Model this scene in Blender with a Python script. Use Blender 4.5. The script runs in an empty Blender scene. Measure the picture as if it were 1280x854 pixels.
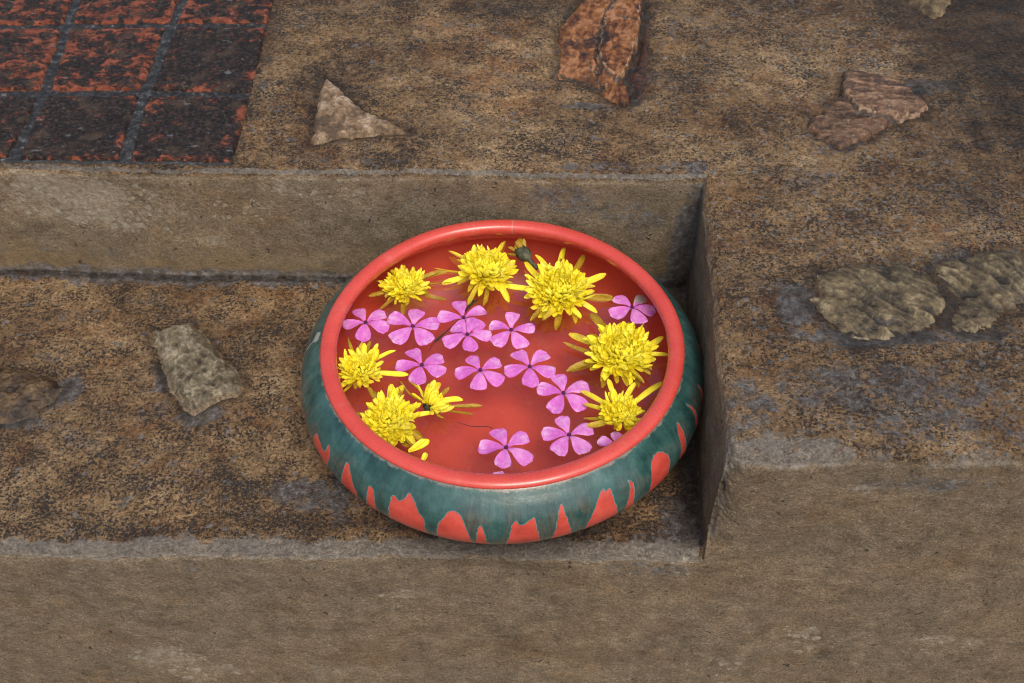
import bpy, math, random
import numpy as np
from mathutils import Vector, Matrix, Euler

random.seed(7)
rng = np.random.default_rng(7)
scene = bpy.context.scene
COL = scene.collection
R_ = math.radians

# ------------------------------------------------------------------ camera
PITCH, F_PX, PW, PH = R_(47.505), 1300.0, 1280.0, 854.0
CAM = np.array([0.0085, -0.6095, 0.7518])
FWD = np.array([0, math.cos(PITCH), -math.sin(PITCH)])
RGT = np.array([1.0, 0, 0])
UPV = np.cross(RGT, FWD)

def at(px, py, z):
    """world point on the level plane z that the photograph shows at a pixel"""
    d = FWD + (px - PW / 2) / F_PX * RGT - (py - PH / 2) / F_PX * UPV
    return CAM + d * ((z - CAM[2]) / d[2])

cd = bpy.data.cameras.new('camera')
cam = bpy.data.objects.new('camera', cd)
COL.objects.link(cam)
cam.location = CAM
cam.rotation_euler = (math.pi / 2 - PITCH, 0, 0)
cd.sensor_width = 36
cd.lens = 36 * F_PX / PW
cd.clip_start = 0.02
cd.clip_end = 300
cd.dof.use_dof = True
cd.dof.focus_distance = 0.89
cd.dof.aperture_fstop = 16
scene.camera = cam

# ------------------------------------------------------------------ light
SUN_EL, SUN_AZ = R_(60), R_(160)          # azimuth measured from +y towards +x
world = bpy.data.worlds.new('World')
scene.world = world
world.use_nodes = True
wn = world.node_tree
bg = wn.nodes['Background']
sky = wn.nodes.new('ShaderNodeTexSky')
sky.sky_type = 'NISHITA'
sky.sun_disc = False
sky.sun_elevation = SUN_EL
sky.sun_rotation = SUN_AZ
sky.air_density = 1.2
sky.dust_density = 6.0
sky.ozone_density = 0.6
wn.links.new(sky.outputs[0], bg.inputs[0])
bg.inputs[1].default_value = 0.15
sl = bpy.data.lights.new('sun', 'SUN')
sun = bpy.data.objects.new('sun', sl)
COL.objects.link(sun)
sl.energy = 1.7
sl.angle = R_(24)
sl.color = (1.0, 0.94, 0.86)
sd = Vector((math.sin(SUN_AZ) * math.cos(SUN_EL), math.cos(SUN_AZ) * math.cos(SUN_EL), math.sin(SUN_EL)))
sun.rotation_euler = sd.to_track_quat('Z', 'Y').to_euler()
scene.view_settings.view_transform = 'Standard'
scene.view_settings.look = 'None'
scene.view_settings.exposure = 0
scene.render.engine = 'CYCLES'
scene.cycles.use_denoising = True
scene.cycles.sample_clamp_indirect = 6
scene.cycles.filter_width = 1.1
scene.cycles.max_bounces = 8
scene.cycles.transparent_max_bounces = 12

# ------------------------------------------------------------------ numpy noise
_perm = np.random.default_rng(11).permutation(256)
_g = np.random.default_rng(12).normal(size=(256, 3))
_g /= np.linalg.norm(_g, axis=1)[:, None]

def perlin(p):
    out = np.empty(len(p))
    for a in range(0, len(p), 200000):
        q = p[a:a + 200000]
        i = np.floor(q).astype(np.int64)
        f = q - i
        u = f * f * f * (f * (f * 6 - 15) + 10)
        r = 0
        for dx in (0, 1):
            wx = u[:, 0] if dx else 1 - u[:, 0]
            hx = _perm[(i[:, 0] + dx) & 255]
            for dy in (0, 1):
                wy = u[:, 1] if dy else 1 - u[:, 1]
                hy = _perm[(hx + i[:, 1] + dy) & 255]
                for dz in (0, 1):
                    wz = u[:, 2] if dz else 1 - u[:, 2]
                    g = _g[_perm[(hy + i[:, 2] + dz) & 255]]
                    r = r + wx * wy * wz * (g[:, 0] * (f[:, 0] - dx) + g[:, 1] * (f[:, 1] - dy) + g[:, 2] * (f[:, 2] - dz))
        out[a:a + 200000] = r
    return out * 1.5

def fbm(p, scale, octv=3, gain=.5, off=0.0):
    s, amp, tot = 0, 1.0, 0
    q = p * scale + off
    for _ in range(octv):
        s = s + amp * perlin(q)
        tot += amp
        amp *= gain
        q = q * 2.03 + 17.3
    return s / tot

def sstep(a, b, x):
    t = np.clip((x - a) / (b - a), 0, 1)
    return t * t * (3 - 2 * t)

# ------------------------------------------------------------------ mesh helpers
def make_mesh(name, verts, faces, mat=None, smooth=True):
    me = bpy.data.meshes.new(name)
    verts = np.asarray(verts, dtype=np.float32)
    faces = np.asarray(faces, dtype=np.int32)
    n = faces.shape[1]
    me.vertices.add(len(verts))
    me.vertices.foreach_set('co', verts.ravel())
    me.loops.add(faces.size)
    me.loops.foreach_set('vertex_index', faces.ravel())
    me.polygons.add(len(faces))
    me.polygons.foreach_set('loop_start', np.arange(0, faces.size, n, dtype=np.int32))
    me.update(calc_edges=True)
    me.validate()
    me.polygons.foreach_set('use_smooth', np.full(len(me.polygons), smooth))
    if mat:
        me.materials.append(mat)
    return me

def attr(me, name, val):
    val = np.asarray(val, dtype=np.float32)
    if val.ndim == 2:
        a = me.attributes.new(name, 'FLOAT_VECTOR', 'POINT')
        a.data.foreach_set('vector', val.ravel())
    else:
        a = me.attributes.new(name, 'FLOAT', 'POINT')
        a.data.foreach_set('value', val.ravel())

def link(name, me, parent=None, label=None, cat=None, group=None, kind=None):
    o = bpy.data.objects.new(name, me)
    COL.objects.link(o)
    if parent is not None:
        o.parent = parent
    for k, v in (('label', label), ('category', cat), ('group', group), ('kind', kind)):
        if v:
            o[k] = v
    return o

def empty(name, loc, label, cat, group=None):
    o = link(name, None, None, label, cat, group)
    o.location = loc
    o.empty_display_size = .02
    return o

def grid_faces(nu, nv, wrap=False):
    i = np.arange(nu if wrap else nu - 1)[:, None]
    j = np.arange(nv - 1)[None, :]
    i2 = (i + 1) % nu
    return np.stack([i * nv + j, i2 * nv + j, i2 * nv + j + 1, i * nv + j + 1], -1).reshape(-1, 4)

# ------------------------------------------------------------------ shader helper
class NT:
    def __init__(s, name):
        s.m = bpy.data.materials.new(name)
        s.m.use_nodes = True
        s.t = s.m.node_tree
        s.t.nodes.clear()
        s.out = s.t.nodes.new('ShaderNodeOutputMaterial')
        s._obj = None

    def put(s, sock, v):
        if v is None:
            return
        if isinstance(v, bpy.types.NodeSocket):
            s.t.links.new(v, sock)
        elif isinstance(v, (tuple, list)):
            sock.default_value = tuple(v) + ((1,) if len(v) == 3 and sock.type == 'RGBA' else ())
        else:
            sock.default_value = v

    def obj(s):
        if s._obj is None:
            s._obj = s.t.nodes.new('ShaderNodeTexCoord').outputs['Object']
        return s._obj

    def attr(s, name, vec=False):
        n = s.t.nodes.new('ShaderNodeAttribute')
        n.attribute_name = name
        return n.outputs['Vector' if vec else 'Fac']

    def mapping(s, scale=(1, 1, 1), loc=(0, 0, 0), vec=None):
        n = s.t.nodes.new('ShaderNodeMapping')
        s.put(n.inputs['Vector'], vec or s.obj())
        n.inputs['Scale'].default_value = scale
        n.inputs['Location'].default_value = loc
        return n.outputs[0]

    def noise(s, scale, detail=4, rough=.55, vec=None, dist=0, lac=2.0):
        n = s.t.nodes.new('ShaderNodeTexNoise')
        s.put(n.inputs['Vector'], vec or s.obj())
        n.inputs['Scale'].default_value = scale
        n.inputs['Detail'].default_value = detail
        n.inputs['Roughness'].default_value = rough
        n.inputs['Distortion'].default_value = dist
        n.inputs['Lacunarity'].default_value = lac
        return n.outputs['Fac']

    def voro(s, scale, vec=None, feature='F1', out='Distance', rnd=1.0):
        n = s.t.nodes.new('ShaderNodeTexVoronoi')
        n.feature = feature
        s.put(n.inputs['Vector'], vec or s.obj())
        n.inputs['Scale'].default_value = scale
        n.inputs['Randomness'].default_value = rnd
        return n.outputs[out]

    def math(s, op, a, b=0.0, c=None, clamp=False):
        n = s.t.nodes.new('ShaderNodeMath')
        n.operation = op
        n.use_clamp = clamp
        s.put(n.inputs[0], a)
        s.put(n.inputs[1], b)
        if c is not None:
            s.put(n.inputs[2], c)
        return n.outputs[0]

    def ss(s, a, lo, hi, to0=0.0, to1=1.0):
        n = s.t.nodes.new('ShaderNodeMapRange')
        n.interpolation_type = 'SMOOTHSTEP'
        s.put(n.inputs['Value'], a)
        n.inputs['From Min'].default_value = lo
        n.inputs['From Max'].default_value = hi
        n.inputs['To Min'].default_value = to0
        n.inputs['To Max'].default_value = to1
        return n.outputs[0]

    def mix(s, fac, a, b, mode='MIX'):
        n = s.t.nodes.new('ShaderNodeMix')
        n.data_type = 'RGBA'
        n.blend_type = mode
        s.put(n.inputs[0], fac)
        s.put(n.inputs[6], a)
        s.put(n.inputs[7], b)
        return n.outputs[2]

    def fmix(s, fac, a, b):
        n = s.t.nodes.new('ShaderNodeMix')
        n.data_type = 'FLOAT'
        s.put(n.inputs[0], fac)
        s.put(n.inputs[2], a)
        s.put(n.inputs[3], b)
        return n.outputs[0]

    def ramp(s, fac, stops):
        n = s.t.nodes.new('ShaderNodeValToRGB')
        e = n.color_ramp.elements
        while len(e) < len(stops):
            e.new(.5)
        for k, (p, c) in enumerate(stops):
            e[k].position = p
            e[k].color = tuple(c) + (1,)
        s.put(n.inputs[0], fac)
        return n.outputs[0]

    def bump(s, h, dist, strength=1.0, normal=None):
        n = s.t.nodes.new('ShaderNodeBump')
        n.inputs['Strength'].default_value = strength
        n.inputs['Distance'].default_value = dist
        s.put(n.inputs['Height'], h)
        s.put(n.inputs['Normal'], normal)
        return n.outputs[0]

    def bsdf(s, color, rough=.6, normal=None, spec=.5, coat=0, coat_rough=.1, sss=0, sss_r=(1, .3, .2), sss_scale=.005):
        n = s.t.nodes.new('ShaderNodeBsdfPrincipled')
        s.put(n.inputs['Base Color'], color)
        s.put(n.inputs['Roughness'], rough)
        s.put(n.inputs['Normal'], normal)
        s.put(n.inputs['Specular IOR Level'], spec)
        s.put(n.inputs['Coat Weight'], coat)
        n.inputs['Coat Roughness'].default_value = coat_rough
        return n.outputs[0]

    def shader_mix(s, fac, a, b):
        n = s.t.nodes.new('ShaderNodeMixShader')
        s.put(n.inputs[0], fac)
        s.t.links.new(a, n.inputs[1])
        s.t.links.new(b, n.inputs[2])
        return n.outputs[0]

    def done(s, shader):
        s.t.links.new(shader, s.out.inputs['Surface'])
        return s.m

# ------------------------------------------------------------------ materials
def concrete_material():
    n = NT('weathered_concrete')
    tread, edge, wet = n.attr('tread'), n.attr('edge'), n.attr('wet')
    lich, dirt, dark, rust = n.attr('lich'), n.attr('dirt'), n.attr('dark'), n.attr('rust')
    big = n.noise(11, 5, .62)
    mid = n.noise(48, 10, .70, vec=n.mapping((1, 1.15, 1)))
    mid2 = n.noise(210, 6, .72, vec=n.mapping((1, 1, 1), (3, 1, 2)))
    fine = n.noise(560, 5, .8)
    grain = n.noise(1500, 2, .6)
    # treads: tan cement, browner and darker where the skin has worn
    v = n.math('ADD', n.math('MULTIPLY', mid, .27), n.math('MULTIPLY', mid2, .37))
    v = n.math('ADD', v, n.math('MULTIPLY', fine, .36))
    v = n.math('ADD', v, n.math('MULTIPLY', n.math('SUBTRACT', big, .5), .30))
    tc = n.ramp(v, [(.390, (.015, .010, .007)), (.433, (.082, .047, .021)), (.475, (.195, .120, .056)),
                    (.530, (.300, .190, .092)), (.60, (.47, .34, .195))])
    warm = n.noise(19, 5, .62, vec=n.mapping((1, 1.3, 1), (5, 5, 5)))
    tc = n.mix(n.ss(warm, .48, .70), tc, n.mix(1, tc, (.78, .62, .50), 'MULTIPLY'))
    tc = n.mix(n.math('MULTIPLY', n.math('MULTIPLY', rust, n.ss(mid, .35, .6)), .8), tc, n.mix(.55, tc, (.26, .125, .040)))
    # large irregular stains left by standing water
    stn = n.noise(8.5, 8, .66, vec=n.mapping((1, 1.3, 1), (12, 3, 7)), dist=.7)
    stm = n.ss(stn, .50, .62)
    tc = n.mix(n.math('MULTIPLY', stm, .52), tc, n.mix(1, tc, (.58, .52, .48), 'MULTIPLY'))
    lt = n.ss(n.noise(6.5, 6, .62, vec=n.mapping((1, 1.4, 1), (21, 3, 9)), dist=.5), .50, .64)
    tc = n.mix(n.math('MULTIPLY', lt, .55), tc, n.mix(1, tc, (1.30, 1.24, 1.16), 'MULTIPLY'))
    st2 = n.ss(n.noise(13, 8, .68, vec=n.mapping((1, 1.3, 1), (2, 13, 17)), dist=.6), .57, .64)
    tc = n.mix(n.math('MULTIPLY', st2, .38), tc, n.mix(n.ss(mid2, .38, .62), (.055, .050, .046), (.20, .18, .155)))
    # black speckle in clusters, denser where dirt is high
    clus = n.noise(34, 5, .65, vec=n.mapping((1, 1.2, 1), (8, 1, 2)))
    sp = n.noise(360, 5, .74, vec=n.mapping((1, 1.1, 1), (1, 7, 2)))
    th = n.math('SUBTRACT', sp, n.math('MULTIPLY', dirt, .10))
    th = n.math('SUBTRACT', th, n.math('MULTIPLY', n.math('SUBTRACT', clus, .46), .42))
    spm = n.ss(th, .412, .365)
    tc = n.mix(n.math('MULTIPLY', spm, .94), tc, n.mix(n.ss(fine, .35, .65), (.012, .010, .010), (.046, .036, .030)))
    # pale grains
    pg = n.ss(n.noise(520, 3, .6, vec=n.mapping((1, 1, 1), (6, 3, 3))), .63, .70)
    tc = n.mix(n.math('MULTIPLY', pg, .5), tc, (.46, .38, .27))
    # grey worn spots of several sizes
    gs = n.noise(60, 4, .6, vec=n.mapping((1, 1.2, 1), (9, 2, 4)), dist=.4)
    gsm = n.ss(n.math('ADD', gs, n.math('MULTIPLY', wet, .06)), .635, .665)
    gs2 = n.noise(170, 3, .55, vec=n.mapping((1, 1.2, 1), (2, 6, 4)))
    gs2 = n.math('ADD', gs2, n.math('MULTIPLY', n.math('SUBTRACT', n.attr('fleck'), .35), .115))
    gsm = n.math('MAXIMUM', gsm, n.math('MULTIPLY', n.ss(gs2, .63, .68), .9))
    gsm = n.math('MULTIPLY', gsm, n.ss(fine, .25, .45))
    tc = n.mix(n.math('MULTIPLY', gsm, .75), tc, n.mix(n.ss(mid2, .4, .6), (.090, .093, .098), (.25, .248, .245)))
    # risers: smoother grey brown render
    rv = n.math('ADD', n.math('MULTIPLY', n.noise(44, 9, .72), .42), n.math('MULTIPLY', n.noise(700, 5, .78), .58))
    rc = n.ramp(rv, [(.36, (.076, .057, .037)), (.45, (.155, .120, .080)), (.53, (.215, .170, .117)), (.64, (.33, .27, .195))])
    rb = n.noise(7, 5, .62, vec=n.mapping((1, 1, 1.5), (2, 3, 1)))
    rc = n.mix(n.ss(rb, .38, .66), rc, n.mix(1, rc, (1.14, 1.09, 1.02), 'MULTIPLY'))
    stain = n.noise(17, 7, .68, vec=n.mapping((1.5, 1.5, .6), (8, 3, 1)), dist=.5)
    rc = n.mix(n.ss(stain, .52, .70, 0, .42), rc, n.mix(1, rc, (.62, .62, .64), 'MULTIPLY'))
    och = n.noise(12, 5, .65, vec=n.mapping((.8, 1, 1.3), (1, 1, 4)))
    rc = n.mix(n.ss(och, .52, .68, 0, .45), rc, n.mix(1, rc, (1.05, .86, .62), 'MULTIPLY'))
    rspk = n.math('MULTIPLY', n.ss(n.noise(380, 4, .7, vec=n.mapping((1, 1, 1), (4, 4, 9))), .41, .33), n.math('ADD', .40, dirt))
    rc = n.mix(n.math('MINIMUM', rspk, .8), rc, (.04, .034, .028))
    tr = n.noise(1, 6, .7, vec=n.mapping((430, 430, 470), (3, 1, 2)))
    rc = n.mix(n.ss(tr, .38, .62), n.mix(1, rc, (.76, .75, .74), 'MULTIPLY'), n.mix(1, rc, (1.22, 1.21, 1.18), 'MULTIPLY'))
    drip = n.noise(1, 6, .66, vec=n.mapping((30, 30, 3.2), (8, 1, 2)))
    rc = n.mix(n.ss(drip, .56, .70, 0, .45), rc, n.mix(1, rc, (.62, .60, .58), 'MULTIPLY'))
    drip2 = n.noise(1, 6, .7, vec=n.mapping((38, 38, 4), (1, 9, 5)))
    rc = n.mix(n.ss(drip2, .60, .72, 0, .35), rc, (.30, .265, .21))
    rc = n.mix(n.math('MULTIPLY', rust, n.ss(och, .40, .58, .3, .8)), rc, n.mix(.6, rc, (.24, .165, .075)))
    mott = n.noise(85, 6, .72, vec=n.mapping((1, 1, 1), (6, 2, 8)))
    rc = n.mix(n.ss(mott, .52, .66, 0, .45), rc, n.mix(1, rc, (.60, .58, .56), 'MULTIPLY'))
    rc = n.mix(n.ss(mott, .46, .34, 0, .40), rc, n.mix(1, rc, (1.30, 1.27, 1.20), 'MULTIPLY'))
    pit = n.ss(n.noise(150, 3, .5, vec=n.mapping((1, 1, 1), (5, 14, 9))), .315, .27)
    rc = n.mix(n.math('MULTIPLY', pit, .8), rc, (.03, .025, .02))
    rpl = n.ss(n.noise(300, 4, .65, vec=n.mapping((1, 1, 1), (14, 4, 9))), .62, .70)
    rc = n.mix(n.math('MULTIPLY', rpl, .4), rc, (.36, .31, .24))
    c = n.mix(tread, rc, tc)
    # grey damp film, patchy
    wn_ = n.noise(75, 8, .72, vec=n.mapping((1, 1.2, 1.2), (6, 1, 3)), dist=.5)
    wm = n.ss(n.math('ADD', n.math('MULTIPLY', wet, .50), n.math('MULTIPLY', wn_, 1.25)), .80, 1.02)
    wv = n.math('ADD', n.math('MULTIPLY', n.noise(140, 7, .74, vec=n.mapping((1, 1, 1), (4, 1, 1))), .7), n.math('MULTIPLY', fine, .3))
    wcol = n.ramp(wv, [(.38, (.026, .022, .021)), (.45, (.080, .068, .060)), (.51, (.125, .122, .125)), (.56, (.19, .193, .20)), (.63, (.34, .335, .33))])
    c = n.mix(n.math('MULTIPLY', wm, .80), c, wcol)
    # pale worn arrises
    en = n.noise(52, 9, .74, vec=n.mapping((1, 1, 1), (2, 8, 5)), dist=.4)
    em = n.ss(n.math('ADD', edge, n.math('MULTIPLY', n.math('SUBTRACT', en, .5), 2.1)), .42, .72)
    ev = n.math('ADD', n.math('MULTIPLY', n.noise(200, 6, .75), .6), n.math('MULTIPLY', fine, .4))
    ecol = n.ramp(ev, [(.36, (.12, .106, .088)), (.45, (.20, .180, .152)), (.54, (.275, .25, .212)), (.66, (.46, .42, .36))])
    c = n.mix(n.math('MULTIPLY', em, .84), c, ecol)
    # pale lichen discs and scuffs
    lv = n.mapping((1, 1, 1), (.2, .1, .3))
    lwob = n.math('MULTIPLY', n.math('SUBTRACT', n.noise(230, 4, .65), .5), .75)
    lm = None
    for sc_, off, amt in ((105, .0, 1.0), (190, 3.1, .9), (52, 7.7, .55)):
        lvv = n.mapping((1, 1, 1), (.2 + off, .1, .3 + off))
        cell = n.voro(sc_, lvv, out='Color')
        dist = n.math('ADD', n.voro(sc_, lvv), lwob)
        on = n.ss(n.math('ADD', cell, n.math('MULTIPLY', lich, .62)), .86, .92)
        q = n.math('MULTIPLY', n.math('MULTIPLY', on, n.ss(dist, .50, .36)), amt)
        q = n.math('MULTIPLY', q, n.ss(lich, .05, .25))
        lm = q if lm is None else n.math('MAXIMUM', lm, q)
    lm2 = n.ss(n.math('ADD', n.math('MULTIPLY', lich, .75), n.math('MULTIPLY', n.noise(120, 8, .8), 1.5)), 1.06, 1.36)
    lm = n.math('MAXIMUM', lm, n.math('MULTIPLY', lm2, .60))
    c = n.mix(n.math('MULTIPLY', lich, n.math('SUBTRACT', 1.0, tread)), c, n.mix(1, c, (1.22, 1.22, 1.18), 'MULTIPLY'))
    lcol = n.ramp(n.noise(260, 4, .65), [(.35, (.25, .215, .16)), (.65, (.50, .455, .365))])
    c = n.mix(n.math('MULTIPLY', lm, .72), c, lcol)
    # damp darkening, plus shade and lens falloff painted through the same mask
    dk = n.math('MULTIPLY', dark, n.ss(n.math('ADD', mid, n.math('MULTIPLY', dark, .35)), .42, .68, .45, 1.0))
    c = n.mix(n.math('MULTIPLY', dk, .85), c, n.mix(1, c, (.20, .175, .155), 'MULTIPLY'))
    rough = n.fmix(wm, .80, n.ss(wn_, .35, .65, .36, .62))
    rough = n.fmix(n.math('MULTIPLY', dark, .6), rough, .42)
    h = n.math('ADD', n.math('MULTIPLY', fine, .5), n.math('MULTIPLY', mid2, 1.1))
    h = n.math('SUBTRACT', h, n.math('MULTIPLY', spm, n.math('MULTIPLY', tread, .40)))
    h = n.math('ADD', h, n.math('MULTIPLY', grain, .2))
    h = n.math('ADD', h, n.math('MULTIPLY', tr, .5))
    h = n.math('SUBTRACT', h, n.math('MULTIPLY', pit, .8))
    h = n.math('MULTIPLY', h, n.fmix(tread, .62, 1.0))
    nor = n.bump(h, .0038, 1.0)
    return n.done(n.bsdf(c, rough, nor, .45))

def stone_material(name, cols, seam, scale=60, gloss=.5, stretch=(1, 1, 1)):
    n = NT(name)
    v = n.noise(scale, 10, .74, vec=n.mapping(stretch), dist=.7)
    v2 = n.noise(scale * 5, 6, .75)
    v3 = n.noise(scale * .3, 4, .6, vec=n.mapping((1, 1, 1), (3, 4, 5)))
    f = n.math('ADD', n.math('MULTIPLY', v, .5), n.math('ADD', n.math('MULTIPLY', v2, .28), n.math('MULTIPLY', v3, .22)))
    hgt = n.attr('relief')                   # low hollows hold dirt, high spots are rubbed pale
    f = n.math('ADD', f, n.math('MULTIPLY_ADD', hgt, .15, -.035))
    k = len(cols)
    c = n.ramp(f, [(.40 + .19 * i / (k - 1), q) for i, q in enumerate(cols)])
    e = n.attr('rimd')
    en = n.noise(170, 6, .72)
    em = n.ss(n.math('ADD', n.math('MULTIPLY', e, .8), n.math('MULTIPLY', n.math('SUBTRACT', en, .5), 1.5)), .42, .74)
    c = n.mix(n.math('MULTIPLY', em, .7), c, seam)
    g = n.attr('groove')
    gm = n.ss(n.math('ADD', g, n.math('MULTIPLY', n.math('SUBTRACT', en, .5), .8)), .35, .75)
    c = n.mix(n.math('MULTIPLY', gm, .82), c, n.mix(n.ss(v2, .42, .58), (.020, .017, .014), (.085, .078, .072)))
    sp = n.ss(n.noise(420, 5, .75), .43, .35)
    c = n.mix(n.math('MULTIPLY', sp, .65), c, (.025, .02, .016))
    # cement smeared over the outline
    sk = n.attr('skirt')
    sm = n.ss(n.math('ADD', sk, n.math('MULTIPLY', n.math('SUBTRACT', n.noise(130, 6, .7, vec=n.mapping((1, 1, 1), (7, 7, 7))), .5), 1.4)), .45, .7)
    cem = n.ramp(n.noise(300, 6, .75), [(.36, (.03, .02, .013)), (.47, (.12, .08, .045)), (.6, (.25, .18, .11))])
    c = n.mix(n.math('MULTIPLY', sm, .85), c, cem)
    h = n.math('ADD', n.math('MULTIPLY', v, .35), n.math('MULTIPLY', v2, .9))
    return n.done(n.bsdf(c, n.ss(v2, .3, .7, gloss - .10, gloss + .2), n.bump(h, .0022, .9), .5))

def tile_material():
    n = NT('grimy_terracotta')
    e = n.attr('rimd')
    wear = n.attr('wear')
    a = n.noise(48, 7, .68, vec=n.mapping((1, 1.5, 1)), dist=.5)
    b = n.noise(210, 6, .75)
    red = n.ramp(n.noise(120, 5, .6), [(.3, (.10, .026, .014)), (.5, (.22, .060, .030)), (.7, (.33, .105, .055))])
    m = n.math('ADD', n.math('MULTIPLY', a, .75), n.math('MULTIPLY', b, .45))
    m = n.math('ADD', m, n.math('MULTIPLY', n.math('MULTIPLY', e, n.ss(n.noise(26, 4, .6, vec=n.mapping((1, 1, 1), (1, 5, 5))), .38, .62)), .14))
    m = n.math('ADD', m, wear)
    rm = n.ss(m, .645, .735)
    grime = n.ramp(n.noise(260, 6, .75), [(.38, (.005, .004, .004)), (.49, (.014, .009, .008)), (.58, (.036, .024, .020)), (.70, (.13, .105, .09))])
    brown = n.noise(40, 4, .6, vec=n.mapping((1, 1, 1), (4, 2, 1)))
    grime = n.mix(n.ss(brown, .52, .66, 0, .55), grime, (.085, .055, .036))
    gold = n.math('MULTIPLY', n.ss(n.noise(170, 6, .75, vec=n.mapping((1, 1, 1), (8, 2, 1))), .54, .64), n.ss(n.noise(24, 3, .6, vec=n.mapping((1, 1, 1), (2, 8, 1))), .48, .60))
    grime = n.mix(n.math('MULTIPLY', gold, .6), grime, (.15, .10, .06))
    c = n.mix(rm, grime, red)
    gs = n.ss(n.noise(85, 3, .5, vec=n.mapping((1, 1.4, 1), (9, 9, 2))), .67, .71)
    c = n.mix(n.math('MULTIPLY', gs, .7), c, (.15, .155, .165))
    pk = n.ss(n.noise(330, 3, .6, vec=n.mapping((1, 1, 1), (2, 9, 2))), .66, .72)
    c = n.mix(n.math('MULTIPLY', pk, .55), c, (.22, .20, .18))
    h = n.math('ADD', n.math('MULTIPLY', b, 1.0), n.math('MULTIPLY', rm, -.35))
    h = n.math('ADD', h, n.math('MULTIPLY', a, .8))
    return n.done(n.bsdf(c, n.ss(b, .35, .65, .34, .62), n.bump(h, .004, 1.0), .32))

def mortar_material():
    n = NT('grey_mortar')
    c = n.ramp(n.noise(130, 7, .75, vec=n.mapping((1, 1, 1), (1, 2, 3))), [(.38, (.007, .007, .007)), (.49, (.018, .018, .019)), (.58, (.045, .046, .049)), (.68, (.19, .19, .195))])
    return n.done(n.bsdf(c, .5, n.bump(n.noise(240, 6, .7), .003, .8), .5))

def ceramic_red(name, base, dark, light, rough, coat, speck=.35, bmp=.35):
    n = NT(name)
    v = n.noise(28, 5, .6)
    f = n.noise(700, 4, .7)
    c = n.ramp(n.math('ADD', n.math('MULTIPLY', v, .6), n.math('MULTIPLY', f, .4)), [(.3, dark), (.5, base), (.72, light)])
    sp = n.ss(n.noise(380, 3, .6, vec=n.mapping((1, 1, 1), (3, 3, 3))), .335, .29)
    c = n.mix(n.math('MULTIPLY', sp, speck), c, (.06, .02, .015))
    mk = n.ss(n.math('ADD', n.attr('mark'), n.math('MULTIPLY', n.noise(260, 5, .7), .9)), .95, 1.2)
    c = n.mix(n.math('MULTIPLY', mk, .30), c, (.50, .30, .24))
    dust = n.ss(n.noise(45, 7, .75, vec=n.mapping((1, 1, 1), (9, 6, 1))), .54, .72)
    c = n.mix(n.math('MULTIPLY', dust, .16), c, (.55, .30, .24))
    scr = n.noise(120, 4, .6, vec=n.mapping((1, 1, 1), (5, 6, 1)))
    r = n.ss(scr, .35, .7, rough - .03, rough + .08)
    return n.done(n.bsdf(c, r, n.bump(n.noise(160, 4, .6), .0006, bmp), .5, coat, .10))

def glaze_material():
    n = NT('teal_drip_glaze')
    sv = n.attr('sv', True)
    g = n.attr('glaze')                 # + glazed, - bare red (tens of millimetres)
    arc = n.attr('arc')
    jit = n.noise(420, 4, .6)
    gd = n.math('ADD', g, n.math('MULTIPLY', n.math('SUBTRACT', jit, .5), .06))
    gm = n.ss(gd, -.010, .012)
    streak = n.noise(1, 6, .62, vec=n.mapping((62, 13, 1), vec=sv), dist=.4)
    streak2 = n.noise(1, 5, .7, vec=n.mapping((340, 60, 1), (3, 2, 0), vec=sv))
    blot = n.noise(42, 7, .68)
    f = n.math('ADD', n.math('MULTIPLY', streak, .30), n.math('ADD', n.math('MULTIPLY', streak2, .14), n.math('MULTIPLY', blot, .56)))
    teal = n.ramp(f, [(.36, (.008, .030, .029)), (.45, (.018, .060, .056)), (.53, (.032, .092, .086)), (.62, (.060, .135, .128)), (.75, (.17, .26, .245))])
    brown = n.noise(1, 5, .6, vec=n.mapping((45, 12, 1), (7, 5, 0), vec=sv))
    bm = n.math('MULTIPLY', n.ss(n.math('ADD', n.math('MULTIPLY', brown, .6), n.math('MULTIPLY', blot, .4)), .46, .60), n.ss(arc, .008, .028))
    teal = n.mix(n.math('MULTIPLY', bm, .72), teal, n.ramp(streak2, [(.35, (.035, .032, .026)), (.65, (.115, .095, .072))]))
    # glaze pools darker at the drip ends with a thin pale border
    pool = n.ss(g, .33, .02)
    teal = n.mix(n.math('MULTIPLY', pool, .6), teal, (.010, .085, .088))
    bord = n.math('MULTIPLY', n.ss(gd, .09, .03), n.ss(jit, .30, .6, .35, 1))
    teal = n.mix(n.math('MULTIPLY', bord, .60), teal, (.24, .31, .28))
    lip = n.math('ADD', arc, n.math('MULTIPLY', n.math('SUBTRACT', n.noise(170, 4, .65), .5), .010))
    teal = n.mix(n.ss(lip, .0035, .0012, 0, .75), teal, (.24, .20, .17))
    red = n.ramp(n.noise(60, 5, .6), [(.3, (.38, .042, .030)), (.5, (.50, .060, .042)), (.7, (.58, .088, .064))])
    c = n.mix(gm, red, teal)
    # pale scrape on the left shoulder
    scr = n.attr('scrape')
    sm = n.ss(n.math('ADD', scr, n.math('MULTIPLY', n.noise(300, 5, .7), .8)), .95, 1.2)
    c = n.mix(n.math('MULTIPLY', sm, .7), c, (.42, .42, .40))
    h = n.math('ADD', n.math('MULTIPLY', gm, 1.0), n.math('MULTIPLY', streak2, .35))
    h = n.math('ADD', h, n.math('MULTIPLY', n.noise(240, 4, .65), .4))
    r = n.fmix(gm, .42, n.ss(streak2, .3, .7, .13, .26))
    return n.done(n.bsdf(c, r, n.bump(h, .0012, .5), .5, .45, .10))

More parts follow.
